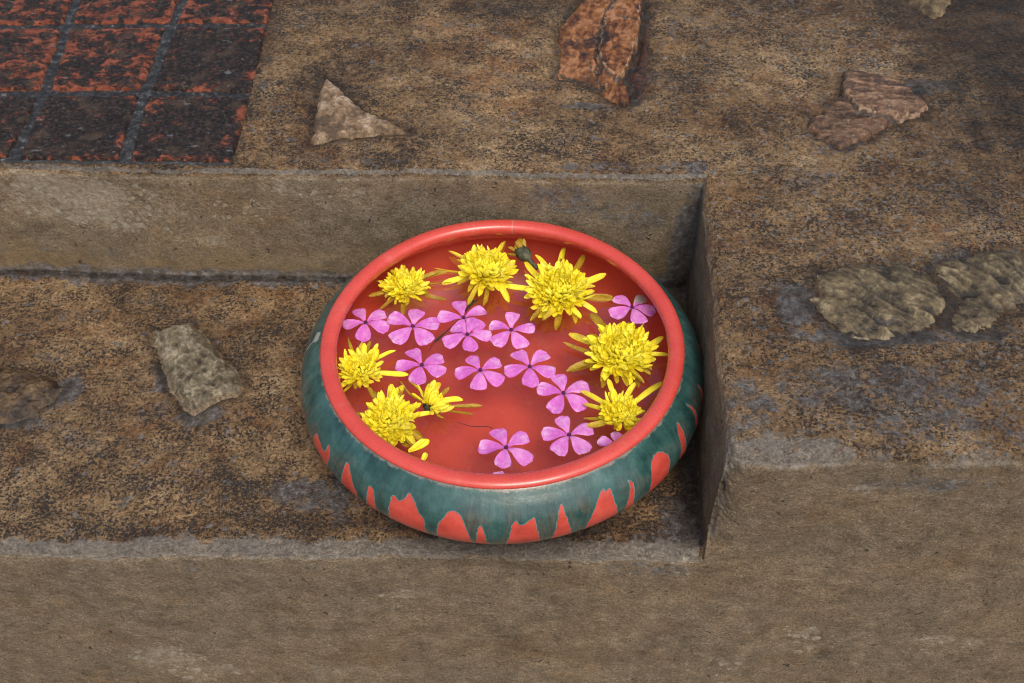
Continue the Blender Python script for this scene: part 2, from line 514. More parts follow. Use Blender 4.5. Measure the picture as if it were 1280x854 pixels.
def water_material():
    n = NT('clear_water')
    tr = n.t.nodes.new('ShaderNodeBsdfTransparent')
    tr.inputs[0].default_value = (.97, .95, .93, 1)
    gl = n.t.nodes.new('ShaderNodeBsdfGlossy')
    gl.inputs['Roughness'].default_value = .02
    fr = n.t.nodes.new('ShaderNodeFresnel')
    fr.inputs[0].default_value = 1.33
    nor = n.bump(n.noise(30, 2, .5), .0012, .25)
    n.put(gl.inputs['Normal'], nor)
    n.put(fr.inputs['Normal'], nor)
    return n.done(n.shader_mix(fr.outputs[0], tr.outputs[0], gl.outputs[0]))

def mum_material():
    n = NT('chrysanthemum_petal')
    age, s = n.attr('age'), n.attr('along')
    v = n.noise(90, 4, .6)
    streak = n.noise(700, 3, .6)
    fresh = n.ramp(n.math('ADD', n.math('MULTIPLY', v, .6), n.math('MULTIPLY', streak, .4)), [(.3, (.92, .72, .012)), (.5, (.97, .88, .050)), (.7, (.98, .94, .22))])
    fresh = n.mix(n.ss(s, .28, .0, 0, .35), fresh, (.85, .60, .006))
    old = n.ramp(n.math('ADD', n.math('MULTIPLY', v, .5), n.math('MULTIPLY', streak, .5)), [(.3, (.20, .105, .010)), (.5, (.42, .26, .018)), (.7, (.62, .44, .06))])
    am = n.ss(n.math('ADD', age, n.math('MULTIPLY', n.math('SUBTRACT', v, .5), .8)), .3, .8)
    c = n.mix(am, fresh, old)
    b = n.bsdf(c, .5, n.bump(streak, .0006, .5), .35)
    tl = n.t.nodes.new('ShaderNodeBsdfTranslucent')
    n.put(tl.inputs[0], c)
    return n.done(n.shader_mix(.25, b, tl.outputs[0]))

def peri_material():
    n = NT('periwinkle_petal')
    s, ac = n.attr('along'), n.attr('across')
    v = n.noise(120, 4, .6)
    tone = n.attr('tone')
    c = n.ramp(n.math('ADD', v, n.math('MULTIPLY', tone, .25)), [(.3, (.60, .135, .54)), (.5, (.70, .20, .64)), (.75, (.81, .37, .75))])
    vein = n.noise(1, 3, .6, vec=n.mapping((9, 1.2, 1), vec=n.attr('pv', True)))
    c = n.mix(n.ss(vein, .45, .7, 0, .28), c, (.55, .09, .48))
    c = n.mix(n.ss(n.math('ADD', s, n.math('MULTIPLY', vein, .12)), .24, .06), c, (.46, .03, .30))
    pale = n.math('MULTIPLY', n.ss(n.noise(70, 4, .6, vec=n.mapping((1, 1, 1), (3, 8, 8))), .50, .66), n.ss(s, .45, .95))
    c = n.mix(n.math('MULTIPLY', pale, .65), c, (.84, .60, .83))
    wil = n.attr('wilt')
    c = n.mix(n.ss(n.math('ADD', wil, n.math('MULTIPLY', n.math('SUBTRACT', v, .5), 1.2)), .45, .7), c, (.42, .38, .34))
    b = n.bsdf(c, .55, n.bump(vein, .0008, .4), .3)
    tl = n.t.nodes.new('ShaderNodeBsdfTranslucent')
    n.put(tl.inputs[0], c)
    return n.done(n.shader_mix(.22, b, tl.outputs[0]))

def plain(name, cols, rough=.6, scale=300, bump=.001):
    n = NT(name)
    v = n.noise(scale, 5, .65)
    k = len(cols)
    c = n.ramp(v, [(.32 + .36 * i / max(1, k - 1), q) for i, q in enumerate(cols)])
    return n.done(n.bsdf(c, rough, n.bump(v, bump, .6), .4))

M_CONC = concrete_material()
M_TILE, M_MORT = tile_material(), mortar_material()
M_RIM = ceramic_red('red_ceramic_rim', (.55, .062, .047), (.46, .047, .034), (.61, .086, .067), .27, .3, .2, .05)
M_BASIN = ceramic_red('red_ceramic_basin', (.52, .066, .034), (.44, .051, .026), (.58, .086, .048), .42, .1, .5)
M_GLAZE = glaze_material()
M_WATER = water_material()
M_MUM, M_PERI = mum_material(), peri_material()
M_EYE = plain('flower_eye', [(.03, .004, .02), (.10, .008, .06)], .6)
M_CALYX = plain('calyx_green', [(.012, .015, .012), (.035, .045, .03), (.09, .10, .06)], .6, 200)
M_CALYX2 = plain('calyx_grey_green', [(.022, .024, .015), (.055, .058, .032), (.13, .125, .07)], .6, 200)
M_TWIG = plain('dark_twig', [(.012, .006, .004), (.05, .022, .012)], .6)
M_GROUND = plain('bare_earth', [(.05, .035, .022), (.12, .085, .055), (.20, .15, .10)], .9, 40, .004)

H = 0.130          # step height
XW, YR, YF = 0.1765, 0.166, -0.1505
ZG = -0.30

# ------------------------------------------------------------------ polygons
def densify(poly, step, jit, seed):
    poly = np.asarray(poly, float)
    out = []
    r = np.random.default_rng(seed)
    for a, b in zip(poly, np.roll(poly, -1, 0)):
        k = max(1, int(np.hypot(*(b - a)) / step))
        for i in range(k):
            p = a + (b - a) * i / k
            out.append(p + r.normal(0, jit, 2))
    return np.array(out)

def sdist(poly, q):
    """signed distance (positive inside) of points q to a polygon"""
    d = np.full(len(q), 1e9)
    ins = np.zeros(len(q), bool)
    for a, b in zip(poly, np.roll(poly, -1, 0)):
        e = b - a
        w = q - a
        t = np.clip((w @ e) / (e @ e + 1e-18), 0, 1)
        d = np.minimum(d, np.hypot(*(w - t[:, None] * e).T))
        c = ((a[1] <= q[:, 1]) & (b[1] > q[:, 1])) | ((b[1] <= q[:, 1]) & (a[1] > q[:, 1]))
        with np.errstate(divide='ignore', invalid='ignore'):
            xi = a[0] + (q[:, 1] - a[1]) / (b[1] - a[1]) * e[0]
        ins ^= c & (q[:, 0] < xi)
    return np.where(ins, d, -d)

def px_poly(pts, z):
    return np.array([at(x, y, z)[:2] for x, y in pts])

STONE_AREAS = []
def stone(name, pts, z, lift, mat, label, cat='stone', ledges=(), cracks=(), edge=.004, rough=.0022, terr=0, terr_h=.006, terr_s=20, terr_dir=(0, 0), ridge=None, seed=1, group='stones set in the concrete steps', step=.0011, sink=.005, groove_w=.7, skirt=.5):
    poly = densify(px_poly(pts, z), .006, .0009, seed)
    STONE_AREAS.append((poly, z, groove_w))
    lo, hi = poly.min(0) - .005, poly.max(0) + .005
    gx, gy = np.arange(lo[0], hi[0], step), np.arange(lo[1], hi[1], step)
    GX, GY = np.meshgrid(gx, gy, indexing='ij')
    q = np.stack([GX.ravel(), GY.ravel()], 1)
    q3 = np.c_[q, np.full(len(q), seed * 1.37)]
    wob = np.stack([fbm(q3, 120, 3, off=1), fbm(q3, 120, 3, off=8)], 1) * .0026
    d = sdist(poly, q + wob)
    relief = fbm(q3, 60, 4, .6, off=2)
    fine = fbm(q3, 190, 4, .65, off=4)
    hollow = 0
    if ridge:
        ang, sa_, sc_, amp = ridge
        ca, sn = math.cos(ang), math.sin(ang)
        wq = q + .010 * np.stack([fbm(q3, 16, 2, off=41), fbm(q3, 16, 2, off=47)], 1)
        rq = np.stack([(wq[:, 0] * ca + wq[:, 1] * sn) * sa_, (-wq[:, 0] * sn + wq[:, 1] * ca) * sc_, q3[:, 2]], 1)
        rd_ = 1 - 2.2 * np.abs(fbm(rq, 1, 4, .55, off=3))
        relief = .45 * relief + .8 * (rd_ - .45)
        hollow = sstep(.10, -.45, relief)
    zz = z - sink + (lift + sink) * (1 - np.exp(-np.maximum(d, 0) / edge))
    rim = sstep(.0026, .0006, d) * (.55 + .8 * fbm(q3, 35, 2, off=14))
    groove = np.zeros(len(q))
    for lp, dz in ledges:
        ld = sdist(densify(px_poly(lp, z), .006, .0012, seed + 5), q + wob * 1.6)
        zz += dz * sstep(-.0008, .0014, ld)
        rim = np.maximum(rim, sstep(.0020, .0005, np.abs(ld - .0012)) * .8)
        groove = np.maximum(groove, sstep(.0022, .0004, np.abs(ld + .0014)))
    for cp_ in cracks:
        cp_ = px_poly(cp_, z)
        cdist = np.full(len(q), 9.)
        for a, b in zip(cp_[:-1], cp_[1:]):
            e = b - a
            w = q + wob * 2 - a
            t = np.clip((w @ e) / (e @ e), 0, 1)
            cdist = np.minimum(cdist, np.hypot(*(w - t[:, None] * e).T))
        zz -= .0035 * sstep(.0022, .0004, cdist)
        groove = np.maximum(groove, sstep(.0022, .0006, cdist))
        rim = np.maximum(rim, .7 * sstep(.0018, .0004, np.abs(cdist - .0034)))
    inn = sstep(0, .005, d)
    if ridge:
        zz += inn * amp * .8 * relief
        groove = np.maximum(groove, (.85 if amp > .005 else .45) * hollow * inn)
    if terr:                                         # flaky sheets broken back in steps
        tt = .5 + .75 * fbm(q3, terr_s, 4, .5, off=6) + (q - poly.mean(0)) @ np.array(terr_dir)
        fr = tt * terr - np.floor(tt * terr)
        lv = (np.floor(tt * terr) + sstep(.80, 1.0, fr)) / terr
        zz += inn * terr_h * (lv - .5)
        brk = np.clip(.6 + 1.6 * fbm(q3, 40, 2, off=33), 0, 1)
        groove = np.maximum(groove, inn * brk * .9 * sstep(.70, .80, fr) * sstep(.92, .84, fr))
        rim = np.maximum(rim, inn * brk * .75 * np.maximum(sstep(.95, 1.0, fr), sstep(.10, .0, fr)))
    zz += inn * (rough * relief + rough * .7 * fine)
    keep = (d > -.0018).reshape(GX.shape)
    f = grid_faces(len(gx), len(gy))
    f = f[keep.ravel()[f].all(1)]
    ids = np.unique(f)
    mp = np.full(len(q), -1)
    mp[ids] = np.arange(len(ids))
    ctr = np.r_[poly.mean(0), z]
    me = make_mesh(name, np.c_[q, zz][ids] - ctr, mp[f], mat)
    attr(me, 'rimd', np.clip(rim, 0, 1)[ids])
    attr(me, 'groove', groove[ids])
    attr(me, 'relief', (relief + .6 * fine)[ids])
    attr(me, 'skirt', (sstep(.008, .000, d) * skirt)[ids])
    o = link(name, me, None, label, cat, group)
    o.location = ctr
    return o

M_S1 = stone_material('pale_flint', [(.08, .052, .030), (.17, .108, .058), (.27, .19, .12), (.42, .34, .26)], (.44, .34, .23), 60)
M_S2 = stone_material('rust_slate', [(.014, .006, .004), (.058, .018, .006), (.135, .045, .011), (.23, .092, .025), (.33, .16, .08)], (.42, .29, .18), 40, .38, (1.8, 1, 1))
M_S2b = stone_material('dark_rust_slate', [(.014, .007, .005), (.05, .018, .008), (.11, .036, .013)], (.13, .06, .03), 60, .42)
M_S3 = stone_material('reddish_sandstone', [(.026, .014, .008), (.080, .042, .022), (.150, .082, .045), (.28, .175, .105)], (.48, .33, .23), 60, .45, (1, 2.2, 1))
M_S4 = stone_material('ochre_stone', [(.04, .026, .012), (.12, .085, .038), (.22, .165, .085)], (.36, .31, .21), 60)
M_S5 = stone_material('olive_stone', [(.020, .015, .009), (.070, .052, .027), (.138, .105, .054), (.27, .22, .13)], (.34, .28, .18), 55, .40)
M_S6 = stone_material('grey_olive_stone', [(.035, .026, .015), (.095, .077, .045), (.165, .138, .088), (.31, .27, .19)], (.40, .35, .26), 70, .45)
M_S7 = stone_material('dark_wet_stone', [(.016, .010, .007), (.065, .040, .019), (.14, .088, .040)], (.17, .14, .11), 45, .32)

zt_ = H + .003
stone('triangular_stone', [(405, 100), (418, 106), (431, 117), (446, 133), (460, 143), (478, 151), (496, 158), (513, 165), (490, 167), (465, 169), (430, 172), (405, 177), (391, 180), (390, 160), (397, 127)],
      zt_, .006, M_S1, 'pale triangular flint stone right of the dark red tiles', seed=3, edge=.002, rough=.004, skirt=.25)
stone('rust_stone', [(752, -25), (722, 10), (705, 28), (696, 40), (700, 62), (697, 80), (696, 99), (712, 101), (727, 105), (742, 113), (758, 122), (782, 134), (789, 126), (787, 112), (778, 100), (787, 86), (797, 62), (800, 36), (804, 14), (800, -25)],
      zt_, .007, M_S2, 'orange rust-brown layered stone cut by the top edge of the photo', seed=5, edge=.002, rough=.0012, skirt=.25, ridge=(1.2, 16, 50, .0012), terr=5, terr_h=.010, terr_s=16, terr_dir=(9, 2),
      ledges=[([(775, 8), (758, 22), (750, 45), (747, 72), (756, 92), (772, 104), (784, 90), (795, 62), (800, 30), (800, 5)], .004)],
      cracks=[[(771, 4), (757, 20), (750, 42), (744, 70), (745, 100), (757, 112)], [(709, 52), (722, 58), (736, 52)]])
stone('dark_rust_stone', [(806, 8), (812, 30), (814, 66), (811, 92), (808, 120), (795, 126), (790, 112), (782, 100), (790, 84), (799, 62), (803, 36)],
      zt_, .003, M_S2b, 'narrow dark brown slab along the right side of the orange rust stone', seed=8, edge=.003)
stone('reddish_stone', [(1056, 93), (1086, 98), (1121, 109), (1142, 122), (1158, 136), (1149, 145), (1117, 155), (1098, 166), (1076, 178), (1050, 187), (1035, 179), (1022, 173), (1007, 156), (1022, 144), (1040, 129), (1051, 122), (1050, 110)],
      zt_, .005, M_S3, 'reddish brown stone split across its middle on the upper right step', seed=11, edge=.002, rough=.0012, skirt=.25, ridge=(-.25, 16, 70, .0008), terr=4, terr_h=.004, terr_s=30,
      ledges=[([(1054, 92), (1086, 97), (1121, 108), (1142, 121), (1160, 136), (1149, 146), (1117, 155), (1094, 150), (1072, 145), (1060, 134), (1052, 122)], .0055)])
stone('ochre_stone', [(1118, -40), (1132, 2), (1150, 16), (1166, 25), (1182, 18), (1191, 5), (1200, -40)], zt_, .005, M_S4, 'ochre stone whose lower tip alone shows at the top right edge', seed=13)
stone('olive_stone', [(1012, 342), (1045, 334), (1082, 327), (1105, 326), (1120, 321), (1140, 328), (1158, 341), (1174, 356), (1186, 378), (1180, 398), (1171, 413), (1140, 424), (1101, 433), (1063, 432), (1048, 420), (1030, 402), (1016, 388), (1008, 373), (1020, 358)],
      zt_, .0035, M_S5, 'large rough olive brown stone with wavy ledges on the right block', seed=17, edge=.008, rough=.0014, skirt=.46, ridge=(-.75, 20, 75, .0044), terr=5, terr_h=.006, terr_s=14, terr_dir=(3, 6))
stone('olive_stone', [(1160, 329), (1195, 322), (1232, 312), (1258, 312), (1280, 318), (1300, 340), (1298, 372), (1268, 391), (1252, 408), (1240, 421), (1210, 418), (1184, 412), (1184, 400), (1192, 384), (1186, 366), (1172, 346)],
      zt_, .0035, M_S5, 'rough olive stone touching the right edge of the photo, beside the larger one', seed=21, edge=.008, rough=.0014, skirt=.46, ridge=(-.95, 20, 75, .0044), terr=5, terr_h=.006, terr_s=14, terr_dir=(-4, 6))
stone('leaf_shaped_stone', [(190, 410), (202, 409), (216, 404), (234, 402), (246, 410), (262, 425), (280, 444), (298, 466), (303, 482), (296, 492), (276, 497), (262, 503), (248, 512), (239, 517), (230, 508), (221, 496), (212, 478), (204, 458), (196, 438), (189, 422)],
      .003, .004, M_S6, 'grey olive leaf-shaped stone on the lower step left of the bowl', seed=25, edge=.005, rough=.0013, skirt=.72, ridge=(-1.0, 45, 100, .0010))
stone('dark_stone', [(-40, 440), (0, 454), (35, 460), (62, 470), (82, 482), (64, 500), (44, 514), (18, 526), (-40, 535)],
      .002, .004, M_S7, 'dark wet brown stone at the left edge of the lower step', seed=29, edge=.008, rough=.004)

# ------------------------------------------------------------------ tiled panel
zq = H + .004
VL = [[(94, 0), (84, 34), (56, 118), (14, 203)], [(222, 0), (215, 32), (181, 117), (154, 205)], [(344, 0), (339, 33), (320, 120), (294, 207)]]
c = [[at(px, py, zq)[:2] for px, py in L] for L in VL]
for L in c:
    L[0] = L[1] + (L[1] - L[2]) * 1.03          # the top row runs on beyond the picture
c.insert(0, [p0 - (p1 - p0) * 1.0 for p0, p1 in zip(c[0], c[1])])
c = np.array(c)
root = empty('tile_paving', (c[1:3, 1:3].reshape(-1, 2).mean(0)[0], c[1:3, 1:3].reshape(-1, 2).mean(0)[1], zq), 'worn red terracotta tiles blackened with grime, set in grey mortar', 'tile paving')
rc_ = np.array(root.location)
def quad_grid(q, nu, nv):
    u, v = np.meshgrid(np.linspace(0, 1, nu), np.linspace(0, 1, nv), indexing='ij')
    u, v = u[..., None], v[..., None]
    return ((1 - u) * (1 - v) * q[0] + u * (1 - v) * q[1] + u * v * q[2] + (1 - u) * v * q[3]).reshape(-1, 2)
wears = [.05, .065, .04, .055, .05, -.01, -.02, -.035, -.01]
wi = 0
for j in range(3):
    for i in range(3):
        q = np.array([c[i][j], c[i + 1][j], c[i + 1][j + 1], c[i][j + 1]])
        pts = quad_grid(q, 84, 84)
        seed = 40 + wi
        p3 = np.c_[pts, np.full(len(pts), seed * .77)]
        w = np.stack([fbm(p3, 60, 3, off=1), fbm(p3, 60, 3, off=5)], 1) * .0035
        d = sdist(q, pts + w)
        bot = sstep(.3, .0, 0 * d)
        ins = .0028
        t = sstep(ins - .0016, ins + .0050, d)
        z = -.010 + t * .0125 + t * (.0016 * fbm(p3, 40, 3, off=3) + .0016 * fbm(p3, 130, 4, .65, off=7)) + t * .0012 * fbm(p3, 12, 2)
        me = make_mesh('tile', np.c_[pts, zq + z] - rc_, grid_faces(84, 84), M_TILE)
        attr(me, 'rimd', sstep(.020, ins + .001, d + .006 * fbm(p3, 50, 2, off=9)))
        attr(me, 'wear', np.full(len(pts), wears[(j * 3 + i) % 9]))
        link('tile', me, root)
        wi += 1
q = np.array([c[0][0], c[3][0] - np.array([.002, 0]), c[3][3] - np.array([.002, 0]), c[0][3]])
pts = quad_grid(q, 240, 240)
p3 = np.c_[pts, np.zeros(len(pts))]
z = -.0006 + .0016 * fbm(p3, 45, 3) + .0016 * fbm(p3, 160, 3, .6, off=4)
dq = sdist(q, pts)
z -= .006 * sstep(.003, 0, dq)
PANEL = q
link('mortar', make_mesh('mortar', np.c_[pts, zq + z] - rc_, grid_faces(240, 240), M_MORT), root)

# ------------------------------------------------------------------ the steps

def wall_profile(n, h, d, rb, rt):
    """points (d, z) of a battered face from the tread below to the tread above"""
    a1 = np.linspace(0, R_(84), n // 5)
    low = np.stack([rb * np.sin(a1), rb * (1 - np.cos(a1))], 1)
    a2 = np.linspace(R_(6), R_(90), n // 4)
    top = np.stack([-rt * np.cos(a2), -rt + rt * np.sin(a2)], 1)
    top[:, 0] += d
    top[:, 1] += h
    k = n - len(low) - len(top)
    t = np.linspace(0, 1, k + 2)[1:-1, None]
    midp = low[-1] * (1 - t) + top[0] * t
    return np.vstack([low, midp, top])

def seg(a, b, step):
    return np.linspace(a, b, max(2, int(abs(b - a) / step) + 1))[:-1]

wp = wall_profile(76, H, .018, .007, .011)
rp = wall_profile(84, H, .018, .008, .009)
xs = np.r_[seg(-2.2, -.62, .02), seg(-.62, XW - .007, .0016), XW - .007 + wp[:, 0], seg(XW + .0125, .50, .0016), seg(.50, 2.2, .02), 2.2]
na = len(seg(-2.2, -.62, .02)) + len(seg(-.62, XW - .007, .0016))
a_u = np.r_[np.zeros(na), wp[:, 1] / H, np.ones(len(xs) - na - len(wp))]
f_lo = np.linspace(0, 1, 150)[:-1]
f_hi = 1 - (1 - np.linspace(0, 1, 110)[:-1]) ** 1.25
nf = len(f_lo) + len(f_hi)
y1 = seg(YF + .0005, YR - .008, .0016)
y2 = seg(YR + .0115, .70, .0018)
y3 = np.r_[seg(.70, 2.6, .03), 2.6]
ys = np.r_[np.full(nf, YF), y1, YR - .008 + rp[:, 0], y2, y3]
nr0 = nf + len(y1)
b_v = np.r_[np.zeros(nr0), rp[:, 1] / H, np.ones(len(y2) + len(y3))]
U, V = len(xs), len(ys)
X, Y = np.meshgrid(xs, ys, indexing='ij')
A, Bv = a_u[:, None] + 0 * Y, b_v[None, :] + 0 * X
k_ = .05
hm = np.clip(.5 + .5 * (A - Bv) / k_, 0, 1)
up = np.clip(Bv + (A - Bv) * hm + k_ * hm * (1 - hm) * np.minimum(1, 6 * np.minimum(A, Bv)), 0, 1)
Htop = H + .004 + 0 * Y
ztop = Htop * up
Z = ztop.copy()
ZM = -.014
nl = len(f_lo)
Z[:, :nl] = ZG + (ZM - ZG) * f_lo[None, :]
Z[:, nl:nf] = ZM + (ztop[:, nl:nf] - ZM) * f_hi[None, :]
zf = Z[:, :nf]
RT = .010
dt = np.clip((ztop[:, :nf] - zf) / RT, 0, 1)
Y[:, :nf] = YF - RT + .013 * np.minimum(zf, 0) / .30 + RT * (1 - np.sqrt(1 - (1 - dt) ** 2))
Xc = np.clip((XW + .024 - X) / .022, 0, 1)
Y += .012 * (1 - np.sqrt(1 - Xc ** 2 * .98)) * sstep(.0, .03, Z) * sstep(YF + .045, YF, Y) * (X > XW - .012)
X0, Y0, Z0 = X.copy(), Y.copy(), Z.copy()
# crooked hand-laid lines
wob = lambda t, s, o: perlin(np.stack([t * s + o, 0 * t + .37, 0 * t + .71], -1).reshape(-1, 3)).reshape(t.shape)
Y = Y - (.012 + .014 * sstep(-.15, .16, Y0)) * np.minimum(X, XW) + .012 * np.maximum(0, X - XW)
Y += .0045 * wob(X, 5, 2.1) + .0024 * wob(X, 21, 7.7) + .0009 * wob(X, 70, 3.3)
X = X + (.020 * (np.clip(Y0, -.17, .22) / .32) + .003 * wob(Y0, 8, 4.4) + .0015 * wob(Y0, 30, 1.4)) * np.exp(-((X0 - XW) / .10) ** 2)
P = np.stack([X, Y, Z], -1)
du = np.gradient(P, axis=0)
dv = np.gradient(P, axis=1)
N = np.cross(du, dv)
N /= np.linalg.norm(N, axis=-1, keepdims=True) + 1e-12
# masks ------------------------------------------------------------
on_low = 1 - up
zt = Htop
e1 = np.hypot(Y0 - (YR + .006), Z0 - zt) + 9 * (X0 > XW + .004)
e2 = np.hypot(X0 - (XW + .006), Z0 - zt) + 9 * (Y0 > YR) + 9 * (Y0 < YF - .01)
e3 = np.hypot(Y0 - (YF - .006), Z0 + .002) + 9 * (X0 > XW - .004)
e4 = np.hypot(Y0 - (YF - .006), Z0 - zt + .002) + 9 * (X0 < XW)
e5 = np.hypot(X0 - (XW + .004), Y0 - (YF - .001)) + 9 * (Z0 < -.01)
flat = P.reshape(-1, 3)
sh = X.shape
nz1 = fbm(flat, 14, 3).reshape(sh)
nz2 = fbm(flat, 46, 3, off=31).reshape(sh)
edge = np.maximum.reduce([
    sstep(.0065, .001, e1 + .002 * nz1) * .82,
    sstep(.008, .001, e2) * .30,
    sstep(.020, .004, np.where(Y0 > YF - .006, e3, e3 * 2.0) + .010 * nz2) * .98,
    sstep(.040, .004, np.where(Y0 > YF - .006, e4 * (1.0 + 2.6 * sstep(.235, .30, X0)), e4 * 2.0) + .020 * nz2) * (.84 - .34 * sstep(.23, .29, X0)),
    sstep(.010, .002, e5) * .55])
is_face = np.abs(N[..., 2]) < .6
tread = sstep(.35, .8, N[..., 2])
wet = np.zeros(sh); lich = np.zeros(sh); dark = np.zeros(sh); rust = np.zeros(sh)
dirt = .45 + .5 * nz1 + .25 * nz2
def blob(arr, px, py, z, rx, ry, val, ang=0, soft=.6):
    """add a soft patch centred where the photograph shows it on the plane z; radii in metres"""
    c = at(px, py, z)
    dx, dy = X - c[0], Y - c[1]
    ca, sa = math.cos(ang), math.sin(ang)
    q = np.hypot((dx * ca + dy * sa) / rx, (-dx * sa + dy * ca) / ry) + .30 * nz2 + .22 * nz1
    ok = (Z > z - .03) & (Z < z + .03) & (N[..., 2] > .3)
    arr += np.where(ok, val * sstep(1.0, 1 - soft, q), 0)
def fblob(arr, px, py, yplane, rx, rz, val, soft=.6):
    """the same on a front-facing riser near y = yplane"""
    d = FWD + (px - PW / 2) / F_PX * RGT - (py - PH / 2) / F_PX * UPV
    c = CAM + d * ((yplane - CAM[1]) / d[1])
    q = np.hypot((X - c[0]) / rx, (Z - c[2]) / rz) + .30 * nz2 + .22 * nz1
    ok = (np.abs(Y - yplane) < .04) & (N[..., 2] < .7)
    arr += np.where(ok, val * sstep(1.0, 1 - soft, q), 0)
for px, py, rx, ry, v in [(252, 522, .034, .020, .8), (392, 622, .050, .026, .75), (205, 465, .012, .035, .6), (95, 395, .03, .02, .35),
                          (85, 490, .022, .028, .85), (30, 530, .04, .012, .6), (60, 445, .03, .012, .5), (872, 575, .020, .075, .85), (850, 640, .030, .03, .7), (480, 655, .10, .012, .4),
                          (840, 672, .05, .012, .6), (300, 610, .06, .02, .25), (120, 610, .09, .02, .2)]:
    blob(wet, px, py, 0, rx, ry, v)
for px, py, rx, ry, v in [(1160, 112, .045, .020, .8), (1040, 190, .03, .014, .5), (990, 385, .022, .038, .85), (1100, 490, .13, .040, .6),
                          (930, 520, .028, .045, .55), (1120, 425, .14, .014, .7), (1180, 540, .12, .02, .45), (730, 137, .032, .010, .8),
                          (575, 35, .04, .009, .5), (840, 40, .012, .05, .5), (440, 205, .10, .007, .5), (770, 212, .10, .008, .6),
                          (336, 110, .014, .012, .6), (350, 140, .018, .012, .5), (870, 215, .016, .016, .8), (1190, 330, .03, .04, .45),
                          (1230, 250, .09, .06, .3), (700, 20, .02, .03, .4)]:
    blob(wet, px, py, H, rx, ry, v)
for px, py, rx, ry, v in [(1290, 40, .22, .30, 1.0), (1265, 60, .12, .20, .5), (1275, 150, .17, .20, .75), (1180, 30, .16, .12, .4), (1130, 0, .22, .12, .5), (640, 0, .50, .07, .4), (1230, 250, .12, .10, .30), (1120, 470, .16, .05, .22),
                          (330, 60, .03, .10, .25), (650, 20, .30, .04, .15)]:
    blob(dark, px, py, H, rx, ry, v, soft=.9)  # damp tone with lens falloff painted in towards the far right
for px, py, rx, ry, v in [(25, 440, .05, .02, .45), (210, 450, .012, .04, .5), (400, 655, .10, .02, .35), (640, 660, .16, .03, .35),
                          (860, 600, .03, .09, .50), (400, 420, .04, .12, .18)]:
    blob(dark, px, py, 0, rx, ry, v, soft=.9)  # includes painted contact shade of the bowl and the leaf stone's shadow crescent
for px, py, rx, ry, v in [(920, 250, .06, .03, .9), (960, 440, .03, .05, .8), (900, 150, .12, .05, .5), (1230, 520, .06, .03, .5),
                          (820, 50, .06, .05, .7), (1080, 230, .10, .03, .5)]:
    blob(rust, px, py, H, rx, ry, v)
for px, py, rx, ry, v in [(300, 360, .14, .016, .5), (800, 620, .06, .03, .7), (120, 400, .08, .03, .3)]:
    blob(rust, px, py, 0, rx, ry, v)
yb, yfz = YR + .004, YF - .006
for px, py, rx, rz, v in [(70, 255, .085, .040, .62), (170, 265, .075, .045, .5), (30, 235, .04, .03, .5), (300, 262, .07, .03, .30), (400, 240, .07, .03, .25), (240, 300, .06, .02, .3)]:
    fblob(lich, px, py, yb, rx, rz, v)
for px, py, rx, rz, v in [(205, 808, .050, .026, .60), (250, 825, .07, .02, .42), (505, 738, .034, .010, .55), (1000, 785, .045, .035, .36),
                          (1190, 790, .060, .014, .52), (860, 700, .02, .02, .35), (1120, 610, .05, .012, .35), (890, 820, .05, .05, .25)]:
    fblob(lich, px, py, yfz, rx, rz, v)
for px, py, rx, rz, v in [(700, 245, .055, .028, .6), (790, 270, .05, .03, .5), (850, 300, .016, .06, .9), (120, 320, .20, .012, .45), (560, 250, .08, .03, .3)]:
    fblob(wet, px, py, yb, rx, rz, v)
for px, py, rx, rz, v in [(1130, 600, .08, .018, .5), (250, 705, .25, .012, .35), (800, 705, .07, .016, .5), (505, 730, .05, .02, .35), (1240, 600, .06, .02, .4)]:
    fblob(wet, px, py, yfz, rx, rz, v)
dark += np.where((up < .3) & (Z > -.02), .55 * sstep(.185, .150, np.hypot(X, Y) + .012 * nz2), 0)  # contact shade under the bowl, painted into the tread colour
# creases: damp dirt at the foot of the risers
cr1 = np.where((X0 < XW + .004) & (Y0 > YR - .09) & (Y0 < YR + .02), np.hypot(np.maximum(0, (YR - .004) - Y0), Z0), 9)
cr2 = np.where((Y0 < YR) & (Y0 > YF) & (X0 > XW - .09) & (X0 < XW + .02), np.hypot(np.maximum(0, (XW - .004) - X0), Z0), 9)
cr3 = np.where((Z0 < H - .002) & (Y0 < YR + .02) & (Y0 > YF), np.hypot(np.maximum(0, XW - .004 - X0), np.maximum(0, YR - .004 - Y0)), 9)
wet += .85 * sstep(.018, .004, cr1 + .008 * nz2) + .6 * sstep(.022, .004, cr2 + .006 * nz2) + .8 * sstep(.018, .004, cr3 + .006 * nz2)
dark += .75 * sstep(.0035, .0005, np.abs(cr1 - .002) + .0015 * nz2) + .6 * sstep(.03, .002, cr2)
front_rows = np.arange(V)[None, :] < nf
on_wall = (A > .02) & (A < .97) & (up < .985) & (Y0 > YF - .002) & (Y0 < YR + .01) & (X0 > XW - .01) & (X0 < XW + .02)
dark += np.where(on_wall, .06, 0)  # shade of the side wall put faintly into its colour
edge += np.where(on_wall, .42 * sstep(.6, 1.0, sstep(.10, -.14, Y0) + .5 * nz2) * sstep(-.2, .5, fbm(flat * np.array([1, 90, 14.]), 1, 3, off=5).reshape(sh)), 0)
back_face = (Bv > .03) & (Bv < .95) & (X0 < XW)
rust += np.where(back_face, .0, 0)
dirt += np.where(back_face, .25 + .75 * sstep(.5, .2, Bv) * sstep(.10, -.3, X0), 0)
rust += np.where(back_face, .9 * sstep(.5, .15, Bv + .15 * nz1), 0)
dirt += np.where((up < .05) & (Y0 < YF + .07) & (Y0 > YF + .005), .30, 0)
dirt -= np.where(is_face, .25, 0)
recess = np.zeros(sh)
